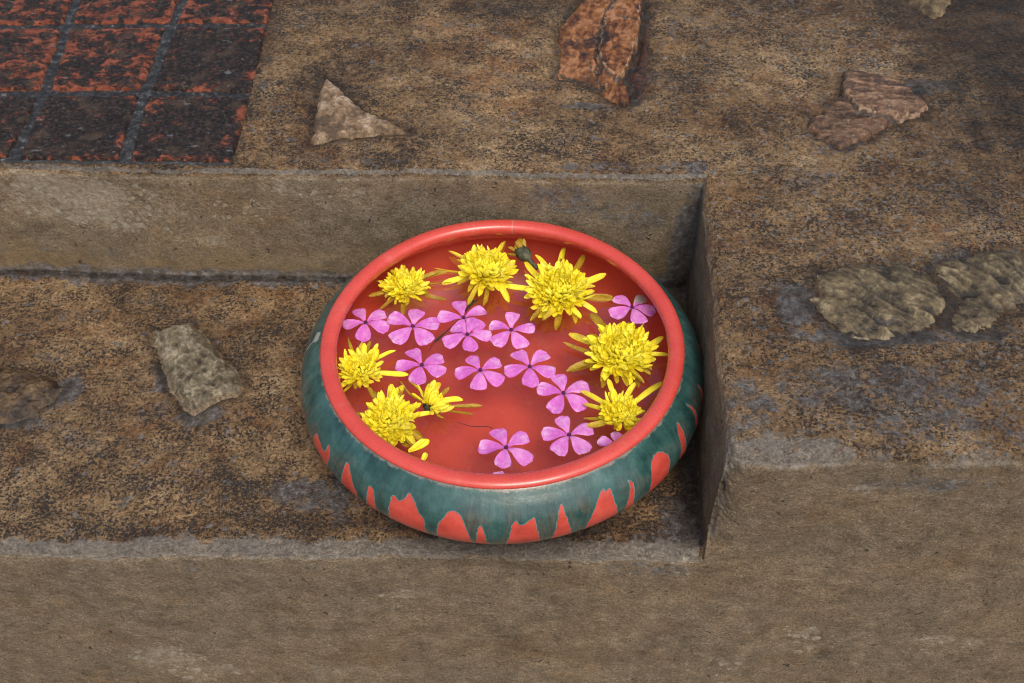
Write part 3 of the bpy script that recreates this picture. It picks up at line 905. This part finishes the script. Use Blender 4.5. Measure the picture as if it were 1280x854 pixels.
for poly, zs, gw in STONE_AREAS:
    m = (X > poly[:, 0].min() - .03) & (X < poly[:, 0].max() + .03) & (Y > poly[:, 1].min() - .03) & (Y < poly[:, 1].max() + .03) & (np.abs(Z - zs) < .02) & (N[..., 2] > .7)
    if not m.any():
        continue
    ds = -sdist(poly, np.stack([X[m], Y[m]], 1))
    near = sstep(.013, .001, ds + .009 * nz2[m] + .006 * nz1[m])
    dark[m] += near * gw  # damp grooves round the stones, their shadow crescents painted in
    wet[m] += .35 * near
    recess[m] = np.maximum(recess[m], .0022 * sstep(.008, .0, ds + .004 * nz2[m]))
m = (X < PANEL[:, 0].max() + .02) & (Y > YR + .01) & (N[..., 2] > .7)
recess[m] = np.maximum(recess[m], .010 * sstep(.0, .006, sdist(PANEL, np.stack([X[m], Y[m]], 1))))
near = sstep(-.020, .0, sdist(PANEL, np.stack([X[m], Y[m]], 1)) + .012 * nz2[m])
dark[m] += .45 * near
wet[m] += .25 * near
# displacement along the normal ----------------------------------
rough_t = fbm(flat, 95, 4, .6, off=3).reshape(sh)
fine_t = fbm(flat, 260, 3, .6, off=9).reshape(sh)
mid_t = fbm(flat, 30, 3, off=13).reshape(sh)
chip = np.maximum.reduce([sstep(.012, .001, e) for e in (e1, e2, e3, e4, e5)])
amp = .55 + .45 * tread
damp = np.clip(wet, 0, 1)
disp = -recess + .0028 * nz1 + .0022 * mid_t * amp + amp * (.0016 * rough_t + .0011 * fine_t) * (1 - .45 * damp) - chip * (.0050 * np.maximum(0, nz2 + .05) + .0035 * np.maximum(0, nz1)) + chip * .0012 * fine_t
vis = (X0 > -.62) & (X0 < .5) & (Y0 < .7)
P = P + N * disp[..., None]
faces = grid_faces(U, V)
Fu = np.repeat(np.arange(U - 1), V - 1)
Fv = np.tile(np.arange(V - 1), U - 1)
i_w, i_r = na + 3, nr0 + 3
is_up = (Fv >= i_r) | (Fu >= i_w)
NS = np.cross(np.gradient(P, axis=0), np.gradient(P, axis=1))
NS /= np.linalg.norm(NS, axis=-1, keepdims=True) + 1e-12
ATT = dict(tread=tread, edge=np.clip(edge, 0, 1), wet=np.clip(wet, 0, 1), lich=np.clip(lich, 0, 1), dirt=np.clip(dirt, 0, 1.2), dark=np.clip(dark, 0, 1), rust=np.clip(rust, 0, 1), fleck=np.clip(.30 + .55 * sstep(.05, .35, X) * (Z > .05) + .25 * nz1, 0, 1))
def sub_mesh(name, sel):
    f = faces[sel]
    ids = np.unique(f)
    mp = np.full(U * V, -1)
    mp[ids] = np.arange(len(ids))
    me = make_mesh(name, P.reshape(-1, 3)[ids], mp[f], M_CONC)
    me.normals_split_custom_set_from_vertices(NS.reshape(-1, 3)[ids].astype(np.float32).tolist())
    for k, v in ATT.items():
        attr(me, k, v.reshape(-1)[ids])
    return me
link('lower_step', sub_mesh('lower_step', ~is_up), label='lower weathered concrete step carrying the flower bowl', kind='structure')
link('upper_step', sub_mesh('upper_step', is_up), label='upper weathered concrete step wrapping behind and right of the bowl', kind='structure')

# surface height lookup for things set in the upper or lower tread
tread_pts_low = None
def base_z(level):
    return 0.0 if level == 'low' else None
def top_h(y):
    return H + .004 * sstep(-.15, .2, y)

# ground far around
gm_ = make_mesh('ground', [(-120, -120, ZG + .02), (120, -120, ZG + .02), (120, 120, ZG + .02), (-120, 120, ZG + .02)], [(0, 1, 2, 3)], M_GROUND)
link('ground', gm_, label='bare earth ground around the steps', kind='structure')

# ------------------------------------------------------------------ the bowl
def catmull(Pc, n):
    Pc = np.asarray(Pc, float)
    Pc = np.vstack([2 * Pc[0] - Pc[1], Pc, 2 * Pc[-1] - Pc[-2]])
    out = []
    t = np.linspace(0, 1, n, endpoint=False)[:, None]
    for i in range(1, len(Pc) - 2):
        a, b, c_, d = Pc[i - 1], Pc[i], Pc[i + 1], Pc[i + 2]
        out.append(.5 * ((2 * b) + (-a + c_) * t + (2 * a - 5 * b + 4 * c_ - d) * t * t + (-a + 3 * b - 3 * c_ + d) * t ** 3))
    return np.vstack(out + [Pc[-2][None]])

def lathe(name, prof, n, mat, wob=.0006):
    th = np.pi / 2 + np.linspace(0, 2 * np.pi, n, endpoint=False)
    r = prof[None, :, 0] + 0 * th[:, None]
    z = prof[None, :, 1] + 0 * th[:, None]
    # slight hand-thrown unevenness
    dr = wob * (np.sin(2 * th + 1) + .6 * np.sin(3 * th + 2.2) + .3 * np.sin(7 * th))
    r = r * (1 + (dr / .15)[:, None])
    p = np.stack([r * np.cos(th)[:, None], r * np.sin(th)[:, None], z], -1)
    return make_mesh(name, p.reshape(-1, 3), grid_faces(n, len(prof), True)[:, ::-1], mat), th

Z_W = .061
bowl = empty('ceramic_bowl', (0, 0, 0), 'round red ceramic bowl with dripping teal glaze, filled with water and flowers', 'bowl')
body_ctrl = [[.1548, .0884], [.1566, .0870], [.1598, .0842], [.1672, .0775], [.1740, .0682], [.1774, .0572], [.1764, .0455], [.1690, .0310], [.1560, .0165], [.1390, .0055], [.1280, .0010], [.124, .0002], [.118, .0004], [.114, .004], [.06, .005], [.0005, .005]]
bp = catmull(body_ctrl, 14)
bm, th = lathe('glazed_body', bp, 900, M_GLAZE)
arc = np.r_[0, np.cumsum(np.hypot(*np.diff(bp, axis=0).T))]
PATCHES = [[(196.5, 29.2), (196.5, 37.4), (200.0, 37.4)], [(208.2, 46.5), (209.2, 28.6), (213.2, 32.1), (215.2, 32.1), (215.8, 23.4), (217.5, 31.5), (216.8, 48.2)], [(223.5, 40.8), (223.8, 31.0), (224.0, 21.6), (226.2, 26.9), (229.2, 41.9)], [(232.8, 44.7), (233.2, 30.4), (233.2, 25.8), (235.0, 29.8), (235.8, 48.2)], [(240.0, 47.6), (240.3, 30.4), (240.8, 23.4), (242.5, 25.8), (244.0, 22.2), (245.2, 16.5), (248.3, 28.6), (250.2, 36.2), (250.2, 44.2)], [(253.8, 43.0), (254.2, 33.3), (255.5, 27.5), (256.2, 22.8), (257.5, 20.5), (259.5, 23.4), (261.0, 33.3), (262.0, 43.6)], [(264.0, 44.7), (264.2, 35.0), (264.8, 30.4), (265.5, 34.4), (266.0, 45.3)], [(272.0, 44.7), (272.8, 31.0), (273.8, 25.8), (274.8, 29.8), (276.5, 28.6), (278.5, 24.6), (279.0, 33.3), (279.5, 44.7)], [(283.8, 44.7), (284.8, 29.2), (286.0, 18.2), (286.8, 27.5), (287.8, 43.0)], [(292.8, 43.6), (295.2, 29.2), (298.2, 18.2), (298.8, 21.6), (300.2, 19.9), (300.8, 33.9), (301.2, 40.2)], [(304.5, 41.9), (306.0, 28.6), (306.2, 21.0), (307.2, 26.4), (307.0, 33.3), (306.5, 44.7)], [(312.8, 39.7), (314.0, 27.5), (315.0, 20.5), (317.5, 17.6), (319.8, 20.5), (321.0, 29.2), (320.2, 41.9)], [(326.2, 38.5), (327.8, 23.4), (330.0, 14.3), (329.8, 26.4), (329.2, 37.9)], [(336.8, 36.8), (337.8, 25.2), (337.5, 13.8), (338.8, 25.2), (338.5, 34.4)], [(345.0, 32.1), (346.2, 26.4), (347.2, 21.0), (347.5, 28.6)], [(2, 52), (3.3, 30.7), (4.1, 25.7), (5.3, 34.7), (6.2, 54)], [(16.1, 52), (17.3, 30.1), (18.0, 25.1), (19.2, 34.1), (19.9, 54)], [(29.9, 52), (32.2, 41.8), (33.7, 36.8), (36.0, 45.8), (37.5, 54)], [(51.2, 52), (52.4, 37.6), (53.2, 32.6), (54.5, 41.6), (55.3, 54)], [(64.0, 52), (65.2, 30.7), (66.0, 25.7), (67.1, 34.7), (67.9, 54)], [(76.1, 52), (78.3, 42.3), (79.9, 37.3), (82.2, 46.3), (83.7, 54)], [(97.8, 52), (99.9, 32.1), (101.3, 27.1), (103.4, 36.1), (104.8, 54)], [(113.9, 52), (115.7, 40.7), (116.9, 35.7), (118.8, 44.7), (120.0, 54)], [(134.5, 52), (136.8, 30.4), (138.2, 25.4), (140.5, 34.4), (141.9, 54)], [(154.0, 52), (155.9, 37.1), (157.2, 32.1), (159.1, 41.1), (160.4, 54)], [(168.1, 52), (169.7, 30.4), (170.8, 25.4), (172.4, 34.4), (173.5, 54)], [(188.9, 52), (191.1, 37.8), (192.5, 32.8), (194.7, 41.8), (196.2, 54)]]
TH, AR = np.meshgrid(np.degrees(th) % 360, arc * 1000, indexing='ij')
q = np.stack([np.radians(TH) * 172, AR], -1).reshape(-1, 2)          # millimetres on the belly
jq = np.c_[q, np.zeros(len(q))]
qj = q + np.stack([fbm(jq, .22, 3, off=2), fbm(jq, .22, 3, off=7)], 1) * 1.5
gl = np.full(len(q), 40.0)
for pt in PATCHES:
    pt = np.array(pt, float)
    l, r = pt[0, 0], pt[-1, 0]
    top = pt[:, 1].min()
    pt = np.r_[pt[:1], catmull(pt, 5), pt[-1:]] if len(pt) > 2 else pt
    pts = np.r_[[[l - 1.0, 62], [l - 2, 84]][::-1], pt, [[r + 1.0, 62], [r + 2, 84]]]
    poly = np.c_[np.radians(pts[:, 0]) * 172, pts[:, 1]]
    near = (q[:, 0] > poly[:, 0].min() - 45) & (q[:, 0] < poly[:, 0].max() + 45)
    gl[near] = np.minimum(gl[near], -sdist(poly, qj[near]))
gl = np.minimum(gl, (86 - AR.ravel()) + 4 * fbm(jq, .05, 2))          # bare foot
attr(bm, 'glaze', gl / 10)
attr(bm, 'arc', AR.ravel() / 1000)
attr(bm, 'sv', np.stack([np.radians(TH) * .172, AR / 1000, 0 * TH], -1).reshape(-1, 3))
scr = np.exp(-(((TH - 176.5) / 3.2) ** 2 + ((AR - 10) / 6.) ** 2)) + .8 * np.exp(-(((TH - 178 - (AR - 18) * .12) / .8) ** 2 + ((AR - 22) / 8.) ** 2))
attr(bm, 'scrape', np.clip(scr, 0, 1).ravel())
link('glazed_body', bm, bowl)
rim_ctrl = [[.1546, .0872], [.1561, .0888], [.1562, .0904], [.1547, .0922], [.1519, .0934], [.1485, .0937], [.1452, .0928], [.1430, .0908], [.1423, .0882], [.1428, .0850], [.1448, .0815], [.1490, .0785]]
rm_, rth = lathe('rim', catmull(rim_ctrl, 8), 720, M_RIM)
rtd = np.degrees(rth) % 360
chip_ = np.zeros(720)
for deg, w_, v_ in ((86.5, .6, .9), (57, .5, .35), (139, .6, .5), (262, .8, .35), (203, .6, .4)):
    chip_ = np.maximum(chip_, v_ * np.exp(-((rtd - deg) / w_) ** 2))
attr(rm_, 'mark', np.repeat(chip_, len(catmull(rim_ctrl, 8))))
link('rim', rm_, bowl)
basin_ctrl = [[.1470, .0800], [.1545, .0740], [.1605, .0655], [.1635, .0560], [.1615, .0440], [.1530, .0290], [.1390, .0170], [.120, .0125], [.06, .0112], [.0005, .0110]]
bs_, _ = lathe('basin', catmull(basin_ctrl, 10), 360, M_BASIN)
link('basin', bs_, bowl)
# water: meets the basin wall with a small meniscus
wr = .1622
rr = np.r_[np.linspace(.0005, wr - .004, 30), np.linspace(wr - .0035, wr + .0008, 8)]
wz = Z_W + .0012 * sstep(wr - .004, wr + .0008, rr)
wm_, _ = lathe('water', np.stack([rr, wz], 1)[::-1], 180, M_WATER)
link('water', wm_, label='clear still water filling the red bowl', kind='structure')

# ------------------------------------------------------------------ flowers
def in_bowl(p):
    """keep petals inside the pot wall"""
    r = np.hypot(p[:, 0], p[:, 1])
    lim = np.interp(p[:, 2], [.045, .06, .068, .076, .082, .09, .1], [.156, .158, .153, .145, .140, .139, .14])
    k = np.where(r > lim, (lim + .12 * (r - lim) * 0) / np.maximum(r, 1e-6), 1)
    p = p.copy()
    p[:, 0] *= k
    p[:, 1] *= k
    return p

class Petals:
    def __init__(s):
        s.v, s.f, s.age, s.al, s.n = [], [], [], [], 0

    def add(s, base, az, elev, L, w, curl, cup, age, side=0.0, twist=0.0, ns=9, nc=5, tip=.76):
        t = np.linspace(0, 1, ns)
        ang = elev - curl * .5 + curl * t ** 1.2
        rad = np.r_[0, np.cumsum(np.cos(ang[:-1]) * L / (ns - 1))]
        hgt = np.r_[0, np.cumsum(np.sin(ang[:-1]) * L / (ns - 1))]
        lat = side * L * t ** 2
        wid = w * .5 * (.52 + .48 * sstep(0, .6, t)) * np.sqrt(np.clip(1 - np.clip((t - tip) / (1.008 - tip), 0, 1) ** 2.4, 0, 1))
        cc = np.linspace(-1, 1, nc)
        ca, sa = math.cos(az), math.sin(az)
        tw = twist * t
        pts = []
        for i in range(ns):
            for q in cc:
                lx = q * wid[i]
                nn = cup * wid[i] * (q * q - .3)
                lx, nn = lx * math.cos(tw[i]) - nn * math.sin(tw[i]), lx * math.sin(tw[i]) + nn * math.cos(tw[i])
                r = rad[i] - nn * math.sin(ang[i])
                z = hgt[i] + nn * math.cos(ang[i])
                l = lat[i] + lx
                pts.append((base[0] + ca * r - sa * l, base[1] + sa * r + ca * l, base[2] + z))
        s.v.append(np.array(pts))
        s.f.append(grid_faces(ns, nc) + s.n)
        s.n += ns * nc
        s.age.append(np.repeat(np.clip(age + .25 * (t - .5) * age, 0, 1), nc))
        s.al.append(np.repeat(t, nc))

    def build(s, name, mat, parent, rot, loc, floor=None, free=False):
        p = np.vstack(s.v) @ np.array(rot).T + loc
        if floor is not None:
            p[:, 2] = np.where(p[:, 2] < floor, floor + .12 * (p[:, 2] - floor), p[:, 2])
        p = in_bowl(p)
        me = make_mesh(name, p - np.array(parent.location), np.vstack(s.f), mat)
        attr(me, 'age', np.concatenate(s.age))
        attr(me, 'along', np.concatenate(s.al))
        return link(name, me, parent)

GA = 2.399963
def rot_to(axis, spin):
    q = Vector((0, 0, 1)).rotation_difference(Vector(axis).normalized())
    return q.to_matrix() @ Matrix.Rotation(spin, 3, 'Z')

MUMS = 'yellow chrysanthemum heads floating in the bowl'
def mum(px, py, dz, axis, sc, n0, label, outer=(), seed=0, wilt=.0, open_=1.0, nout=12, out_len=.026, calyx=None, elev_end=-6, spread=(0, 360)):
    rd = random.Random(seed)
    n = int(n0 * 1.42)
    ctr = at(px, py, Z_W + dz)
    root = empty('chrysanthemum', tuple(ctr), label, 'flower', MUMS)
    rot = rot_to(axis, rd.random() * 6)
    P1 = Petals()
    for k in range(n):
        t = (k + .5) / n
        az = k * GA + rd.gauss(0, .12)
        elev = R_(88 + (elev_end + 20 - 88) * t ** (1.05 * open_)) + rd.gauss(0, .10)
        L = (.0095 + .0118 * t ** 1.2) * sc * rd.uniform(.72, 1.24)
        w = (.0033 + .0024 * t) * sc * rd.uniform(.85, 1.15)
        curl = R_(125 - 78 * t) + rd.gauss(0, .22)
        r0, z0 = (.0008 + .0085 * math.sqrt(t)) * sc, (.003 - .006 * t) * sc
        P1.add((r0 * math.cos(az), r0 * math.sin(az), z0), az, elev, L, w, curl, rd.uniform(.5, 1.1), max(0, rd.gauss(.02 + wilt + .20 * max(0, t - .75), .08)),
               side=rd.gauss(0, .20), twist=rd.gauss(0, .6))
    P1.build('inner_petals', M_MUM, root, rot, ctr, Z_W - .001)
    P2 = Petals()
    for k in range(nout):
        az = R_(spread[0]) + R_(spread[1] - spread[0]) * (k + rd.uniform(.2, .8)) / nout
        P2.add((.005 * sc * math.cos(az), .005 * sc * math.sin(az), -.004 * sc), az, R_(rd.uniform(-14, 14)), out_len * sc * rd.uniform(.75, 1.15),
               .0064 * sc * rd.uniform(.75, 1.15), R_(rd.uniform(-35, 60)), rd.uniform(.3, 1.0), min(1, max(0, rd.gauss(.55, .25))), side=rd.gauss(0, .24), twist=rd.gauss(0, .6), ns=11)
    for k in range(int(nout * 1.7)):                  # ragged skirt between the dome and the long petals
        az = R_(spread[0]) + R_(spread[1] - spread[0]) * rd.random()
        P2.add((.006 * sc * math.cos(az), .006 * sc * math.sin(az), -.002 * sc), az, R_(rd.uniform(-2, 38)), rd.uniform(.013, .023) * sc, .0052 * sc * rd.uniform(.7, 1.15),
               R_(rd.uniform(-50, 70)), rd.uniform(.4, 1.1), min(1, max(0, rd.gauss(.20, .2))), side=rd.gauss(0, .22), twist=rd.gauss(0, .8), ns=11)
    ir = np.linalg.inv(np.array(rot))
    for (tx, ty, age) in outer:                      # petals whose tips the photograph shows clearly
        tipp = ir @ (at(tx, ty, Z_W + .003 + .35 * max(0, dz - .008)) - ctr)
        az = math.atan2(tipp[1], tipp[0])
        L = np.linalg.norm(tipp)
        el = math.asin(max(-1, min(1, (tipp[2] + .003) / L)))
        P2.add((.003 * math.cos(az), .003 * math.sin(az), -.003), az, el, L, .0060 * (.35 + .65 * sc) * rd.uniform(.8, 1.15), R_(rd.uniform(-30, 45)), rd.uniform(.4, 1.0), age, side=rd.gauss(0, .12), twist=rd.gauss(0, .5), ns=12)
    P2.build('outer_petals', M_MUM, root, np.array(rot), ctr, Z_W - .0015)
    # green base of the head
    th = np.linspace(0, 2 * np.pi, 16, endpoint=False)
    cal = []
    for i in range(7):
        a = i / 6 * math.pi / 2
        for tt in th:
            rr_ = .0072 * sc * math.cos(a) * (1 + .08 * math.cos(8 * tt)) + .0004
            cal.append((rr_ * math.cos(tt), rr_ * math.sin(tt), -.0035 * sc - .0075 * sc * math.sin(a)))
    cal = np.array(cal).reshape(7, 16, 3).transpose(1, 0, 2).reshape(-1, 3) @ np.array(rot).T + ctr
    link('calyx', make_mesh('calyx', in_bowl(cal) - ctr, grid_faces(16, 7, True), calyx or M_CALYX), root)
    return root

mum(506, 356, .006, (-.02, -.02, 1), .80, 130, 'bronzed yellow chrysanthemum with soaked brown outer petals, top left in the bowl', seed=1, nout=14, out_len=.027, wilt=.04,
    outer=[(560, 352, .8), (548, 345, .7), (553, 374, .9), (478, 386, .8), (500, 390, .9), (465, 370, .8), (470, 350, .6), (552, 338, .75)])
mum(609, 336, .012, (.10, .10, 1), .98, 165, 'yellow chrysanthemum with ragged pale petals touching the back rim', seed=2, nout=12, wilt=.10, open_=1.25,
    outer=[(548, 329, .35), (556, 349, .3), (580, 374, .55), (638, 374, .35), (612, 378, .8), (566, 314, .3), (630, 300, .3)])
mum(699, 362, .013, (.0, -.18, 1), 1.06, 190, 'large spiky yellow chrysanthemum under the back right rim, two brown petals trailing right', seed=3, nout=16,
    outer=[(634, 368, .15), (650, 336, .15), (752, 338, .1), (764, 368, .7), (762, 376, .75), (698, 311, .45), (735, 322, .7), (745, 384, .3), (668, 402, .9), (702, 408, .85), (676, 322, .3)])
mum(776, 440, .014, (.02, -.15, 1), 1.06, 190, 'biggest dense yellow chrysanthemum at the right side of the bowl', seed=4, nout=18,
    outer=[(706, 440, .9), (712, 462, .9), (720, 412, .5), (832, 430, .35), (832, 446, .4), (742, 398, .8), (720, 468, .9), (806, 468, .5), (748, 477, .8)])
mum(777, 517, .010, (.05, -.15, 1), .74, 110, 'small yellow chrysanthemum at the lower right rim with two upright petals', seed=5, nout=7, elev_end=10, out_len=.022,
    outer=[(731, 492, .45), (734, 508, .55), (735, 526, .75), (822, 480, .1), (758, 480, .15), (783, 478, .15), (742, 536, .6)])
mum(450, 462, .011, (-.10, -.10, 1), .76, 100, 'yellow chrysanthemum against the left rim with long petals pointing up and right', seed=6, nout=7, elev_end=8, out_len=.022,
    outer=[(505, 470, .1), (487, 440, .1), (476, 434, .15), (430, 428, .7), (463, 430, .7), (445, 432, .5), (433, 490, .5)])
mum(486, 526, .012, (-.05, -.22, 1), .92, 150, 'yellow chrysanthemum with a golden disc at the lower left rim', seed=7, nout=12, open_=.8, elev_end=-2,
    outer=[(459, 492, .8), (443, 513, .7), (488, 486, .3), (494, 486, .5), (536, 522, .3), (534, 545, .7), (525, 552, .6), (462, 500, .7)])
mum(540, 505, .008, (.72, .42, .55), .74, 60, 'half-open yellow chrysanthemum lying on its side, dark base and trailing brown petals', seed=8, nout=6, elev_end=42, out_len=.022, open_=.8,
    outer=[(603, 511, .95), (590, 518, .9), (575, 495, .25), (560, 482, .75), (545, 475, .05), (500, 476, .6), (513, 482, .5)])

# spent head floating face down at the back rim
ctr = at(655, 318, Z_W + .010)
sp = empty('spent_bud', tuple(ctr), 'withered grey green flower head with a short stem, tucked under the back rim', 'flower bud')
rot = rot_to((-.55, .75, .10), .3)
Pb = Petals()
rd = random.Random(19)
for k in range(15):
    az = k * GA
    Pb.add((.004 * math.cos(az), .004 * math.sin(az), .002), az, R_(rd.uniform(50, 88)), .013 * rd.uniform(.7, 1.2), .004, R_(rd.uniform(-10, 60)), .8, rd.uniform(.9, 1), side=rd.gauss(0, .2), twist=rd.gauss(0, .6))
Pb.build('withered_petals', M_MUM, sp, rot, ctr, Z_W - .001)
prof = np.array([[.0004, -.022], [.0018, -.0215], [.0020, -.014], [.0023, -.008], [.0048, -.0055], [.0068, -.002], [.0070, .003], [.006, .008]])
th = np.linspace(0, 2 * np.pi, 20, endpoint=False)
cv = np.stack([prof[None, :, 0] * (1 + .07 * np.cos(7 * th))[:, None] * np.cos(th)[:, None], prof[None, :, 0] * np.sin(th)[:, None], prof[None, :, 1] + 0 * th[:, None]], -1).reshape(-1, 3)
link('calyx', make_mesh('calyx', in_bowl(cv @ np.array(rot).T + ctr) - ctr, grid_faces(20, len(prof), True), M_CALYX2), sp)

PERIS = 'pink periwinkle flowers floating in the bowl'
def periwinkle(cx, cy, tips, label, seed, dz=.002, wilted=(), tone=0.0, part='petal'):
    rd = random.Random(seed)
    ctr = at(cx, cy, Z_W + dz)
    root = empty('periwinkle', tuple(ctr), label, 'flower', PERIS)
    for k, (tx, ty) in enumerate(tips):
        tp = at(tx, ty, Z_W + dz + .001) - ctr
        az, L = math.atan2(tp[1], tp[0]), math.hypot(tp[0], tp[1])
        ns, nc = 14, 9
        t = np.linspace(0, 1, ns)
        L *= .96
        W = L * rd.uniform(.59, .68)
        wid = .5 * W * (np.interp(t, [0, .12, .3, .5, .68, .82, .92, .97, 1], [.10, .17, .44, .78, .97, 1.0, .90, .66, .20]))
        cc = np.linspace(-1, 1, nc)
        T, Cc = np.meshgrid(t, cc, indexing='ij')
        skew = .02 * rd.choice((1, 1, 1, -.3))
        bend = rd.uniform(-.0015, .0028)
        lx = T * L + Cc * skew * L * T ** 3 * .9
        ly = Cc * wid[:, None] + .04 * L * np.sin(T * 3) * rd.uniform(-1, 1)
        lz = .0008 + .0030 * sstep(.0, .35, T) * (1 - T) * 1.1 + bend * T ** 2 + .0022 * (Cc ** 2) * (wid[:, None] / wid.max()) * rd.uniform(-.4, 1.0) + .0006 * np.sin(9 * Cc + k) * T + k * .00012
        p = np.stack([math.cos(az) * lx - math.sin(az) * ly, math.sin(az) * lx + math.cos(az) * ly, lz], -1).reshape(-1, 3) + ctr
        me = make_mesh(part, in_bowl(p) - ctr, grid_faces(ns, nc), M_PERI)
        attr(me, 'along', T.ravel())
        attr(me, 'across', Cc.ravel())
        attr(me, 'pv', np.stack([Cc, T, 0 * T + seed * 3.1 + k], -1).reshape(-1, 3))
        attr(me, 'tone', np.full(T.size, tone + rd.uniform(-.4, .4)))
        wl = wilted[k] if k < len(wilted) else 0
        attr(me, 'wilt', (wl * (T ** .5) if wl >= .5 else wl * sstep(.5, 1, T)).ravel())
        o = link(part, me, root)
        if wl > .5:
            o['label'] = 'withered whitish petal'
    th = np.linspace(0, 2 * np.pi, 14, endpoint=False)
    pr = np.array([[.0003, .0034], [.0008, .0036], [.0013, .0032], [.0017, .0022], [.0019, .0002]])
    v = np.stack([pr[None, :, 0] * np.cos(th)[:, None], pr[None, :, 0] * np.sin(th)[:, None], pr[None, :, 1] + 0 * th[:, None]], -1).reshape(-1, 3)
    link('eye', make_mesh('eye', v, grid_faces(14, 5, True), M_EYE), root)
    return root

def z1(pts): return [(380 + x / 4.27, 260 + y / 4.27) for x, y in pts]
def z2(pts): return [(630 + x / 4.27, 260 + y / 4.27) for x, y in pts]
def z3(pts): return [(370 + x / 3.285, 430 + y / 3.285) for x, y in pts]
def z4(pts): return [(590 + x / 3.283, 430 + y / 3.283) for x, y in pts]
def pw(z, ctr, tips, label, seed, **k):
    (cx, cy), = z([ctr])
    return periwinkle(cx, cy, z(tips), label, seed, **k)
pw(z1, (330, 618), [(282, 535), (438, 560), (455, 652), (312, 716), (206, 645)], 'pink periwinkle nearest the left rim, one petal nibbled dark', 1, wilted=(0, .2, .2, .42, 0))
pw(z1, (582, 638), [(606, 533), (730, 622), (668, 738), (468, 727), (448, 590)], 'pink periwinkle second from the left rim, below the bronzed chrysanthemum', 2)
pw(z1, (852, 592), [(822, 494), (972, 542), (955, 655), (815, 685), (706, 588)], 'pink periwinkle partly lying under its neighbour, near the dark twig', 3)
pw(z1, (872, 682), [(915, 590), (1006, 692), (897, 780), (743, 742), (795, 640)], 'pink periwinkle overlapping the one behind it, left of centre', 4, dz=.0046)
pw(z2, (38, 658), [(52, 563), (170, 640), (112, 750), (-62, 742), (-86, 634)], 'pink periwinkle below the large spiky chrysanthemum, upper middle of the bowl', 5)
pw(z2, (683, 537), [(590, 472), (748, 470), (812, 562), (735, 630), (566, 590)], 'pink periwinkle at the far right rim with one withered white petal', 6, wilted=(0, .95, 0, 0, 0))
pw(z3, (517, 92), [(465, 24), (606, 46), (612, 134), (498, 180), (404, 102)], 'pink periwinkle above the half-open chrysanthemum', 7)
pw(z3, (757, 113), [(712, 44), (840, 68), (854, 156), (746, 198), (648, 128)], 'pink periwinkle at the left of the two in the centre of the bowl', 8)
pw(z4, (237, 98), [(172, 30), (312, 36), (346, 128), (242, 189), (129, 125)], 'pink periwinkle at the right of the two in the centre of the bowl', 9)
pw(z4, (375, 207), [(346, 124), (482, 162), (464, 270), (326, 288), (263, 186)], 'pink periwinkle left of the biggest chrysanthemum, near the right side', 10)
pw(z4, (398, 378), [(364, 294), (499, 336), (476, 452), (344, 462), (280, 370)], 'broad pink periwinkle left of the small lower right chrysanthemum', 11)
pw(z4, (140, 430), [(92, 344), (230, 372), (246, 484), (126, 522), (20, 428)], 'lone pink periwinkle at the front of the bowl', 12)
pw(z4, (598, 432), [(512, 398), (590, 360), (676, 400), (640, 480), (540, 500)], 'pink periwinkle mostly hidden by the front right rim, one petal showing', 13)
pw(z4, (128, 590), [(100, 522), (190, 560), (190, 640), (90, 650), (50, 570)], 'pink periwinkle hidden behind the front rim, a petal tip showing', 14)

def loose(tip0, tip1, w, label, seed):
    a, b = at(*tip0, Z_W + .004), at(*tip1, Z_W + .004)
    root = empty('loose_petal', tuple(a), label, 'petal')
    Pq = Petals()
    d = b - a
    Pq.add((0, 0, 0), math.atan2(d[1], d[0]), .12, float(np.linalg.norm(d)), w, .5, 1.0, .12, side=.08, twist=.4, ns=12)
    Pq.add((.001, .001, .0012), math.atan2(d[1], d[0]) + .18, .2, float(np.linalg.norm(d)) * .8, w * .8, .6, 1.0, .25, side=-.08, twist=-.3, ns=12)
    Pq.build('petal_blade', M_MUM, root, np.eye(3), a, Z_W - .001)
loose((511, 565), (538, 553), .0062, 'short curled yellow petal fragment floating at the front left rim', 1)
loose((526, 580), (534, 567), .0042, 'tiny yellow petal bit right beside the front left rim, lowest in the bowl', 2)

# twig fragments drifting under the petals
def tube(name, pts, rad, mat, label, cat):
    pts = np.array(pts, float)
    pp = catmull(pts, 8)
    r = np.interp(np.linspace(0, 1, len(pp)), np.linspace(0, 1, len(rad)), rad)
    n = 7
    tg = np.gradient(pp, axis=0)
    tg /= np.linalg.norm(tg, axis=1)[:, None]
    s = np.cross(tg, [0, 0, 1.0]); s /= np.linalg.norm(s, axis=1)[:, None]
    u = np.cross(s, tg)
    a = np.linspace(0, 2 * np.pi, n, endpoint=False)
    v = pp[None] + (np.cos(a)[:, None, None] * s[None] + np.sin(a)[:, None, None] * u[None]) * r[None, :, None]
    c0 = pp.mean(0)
    o = link(name, make_mesh(name, v.reshape(-1, 3) - c0, grid_faces(n, len(pp), True), mat), None, label, cat)
    o.location = c0
    return o
tube('twig', [at(x, y, Z_W - .0006) for x, y in z1([(965, 470), (930, 490), (895, 508), (870, 540), (820, 600), (765, 655), (715, 700), (690, 722), (665, 762)])],
     [.0002, .0005, .0019, .0010, .0002, .0004, .0013, .0003, .0003], M_TWIG, 'thin dark broken twig drifting between the left periwinkles', 'twig')
tube('flower_fibre', [at(x, y, Z_W - .0004) for x, y in [(572, 528), (590, 533), (612, 534), (626, 546)]], [.0002, .0003, .0003, .0002], M_TWIG, 'hair-thin dark fibre on the water right of the half-open chrysanthemum', 'fibre')
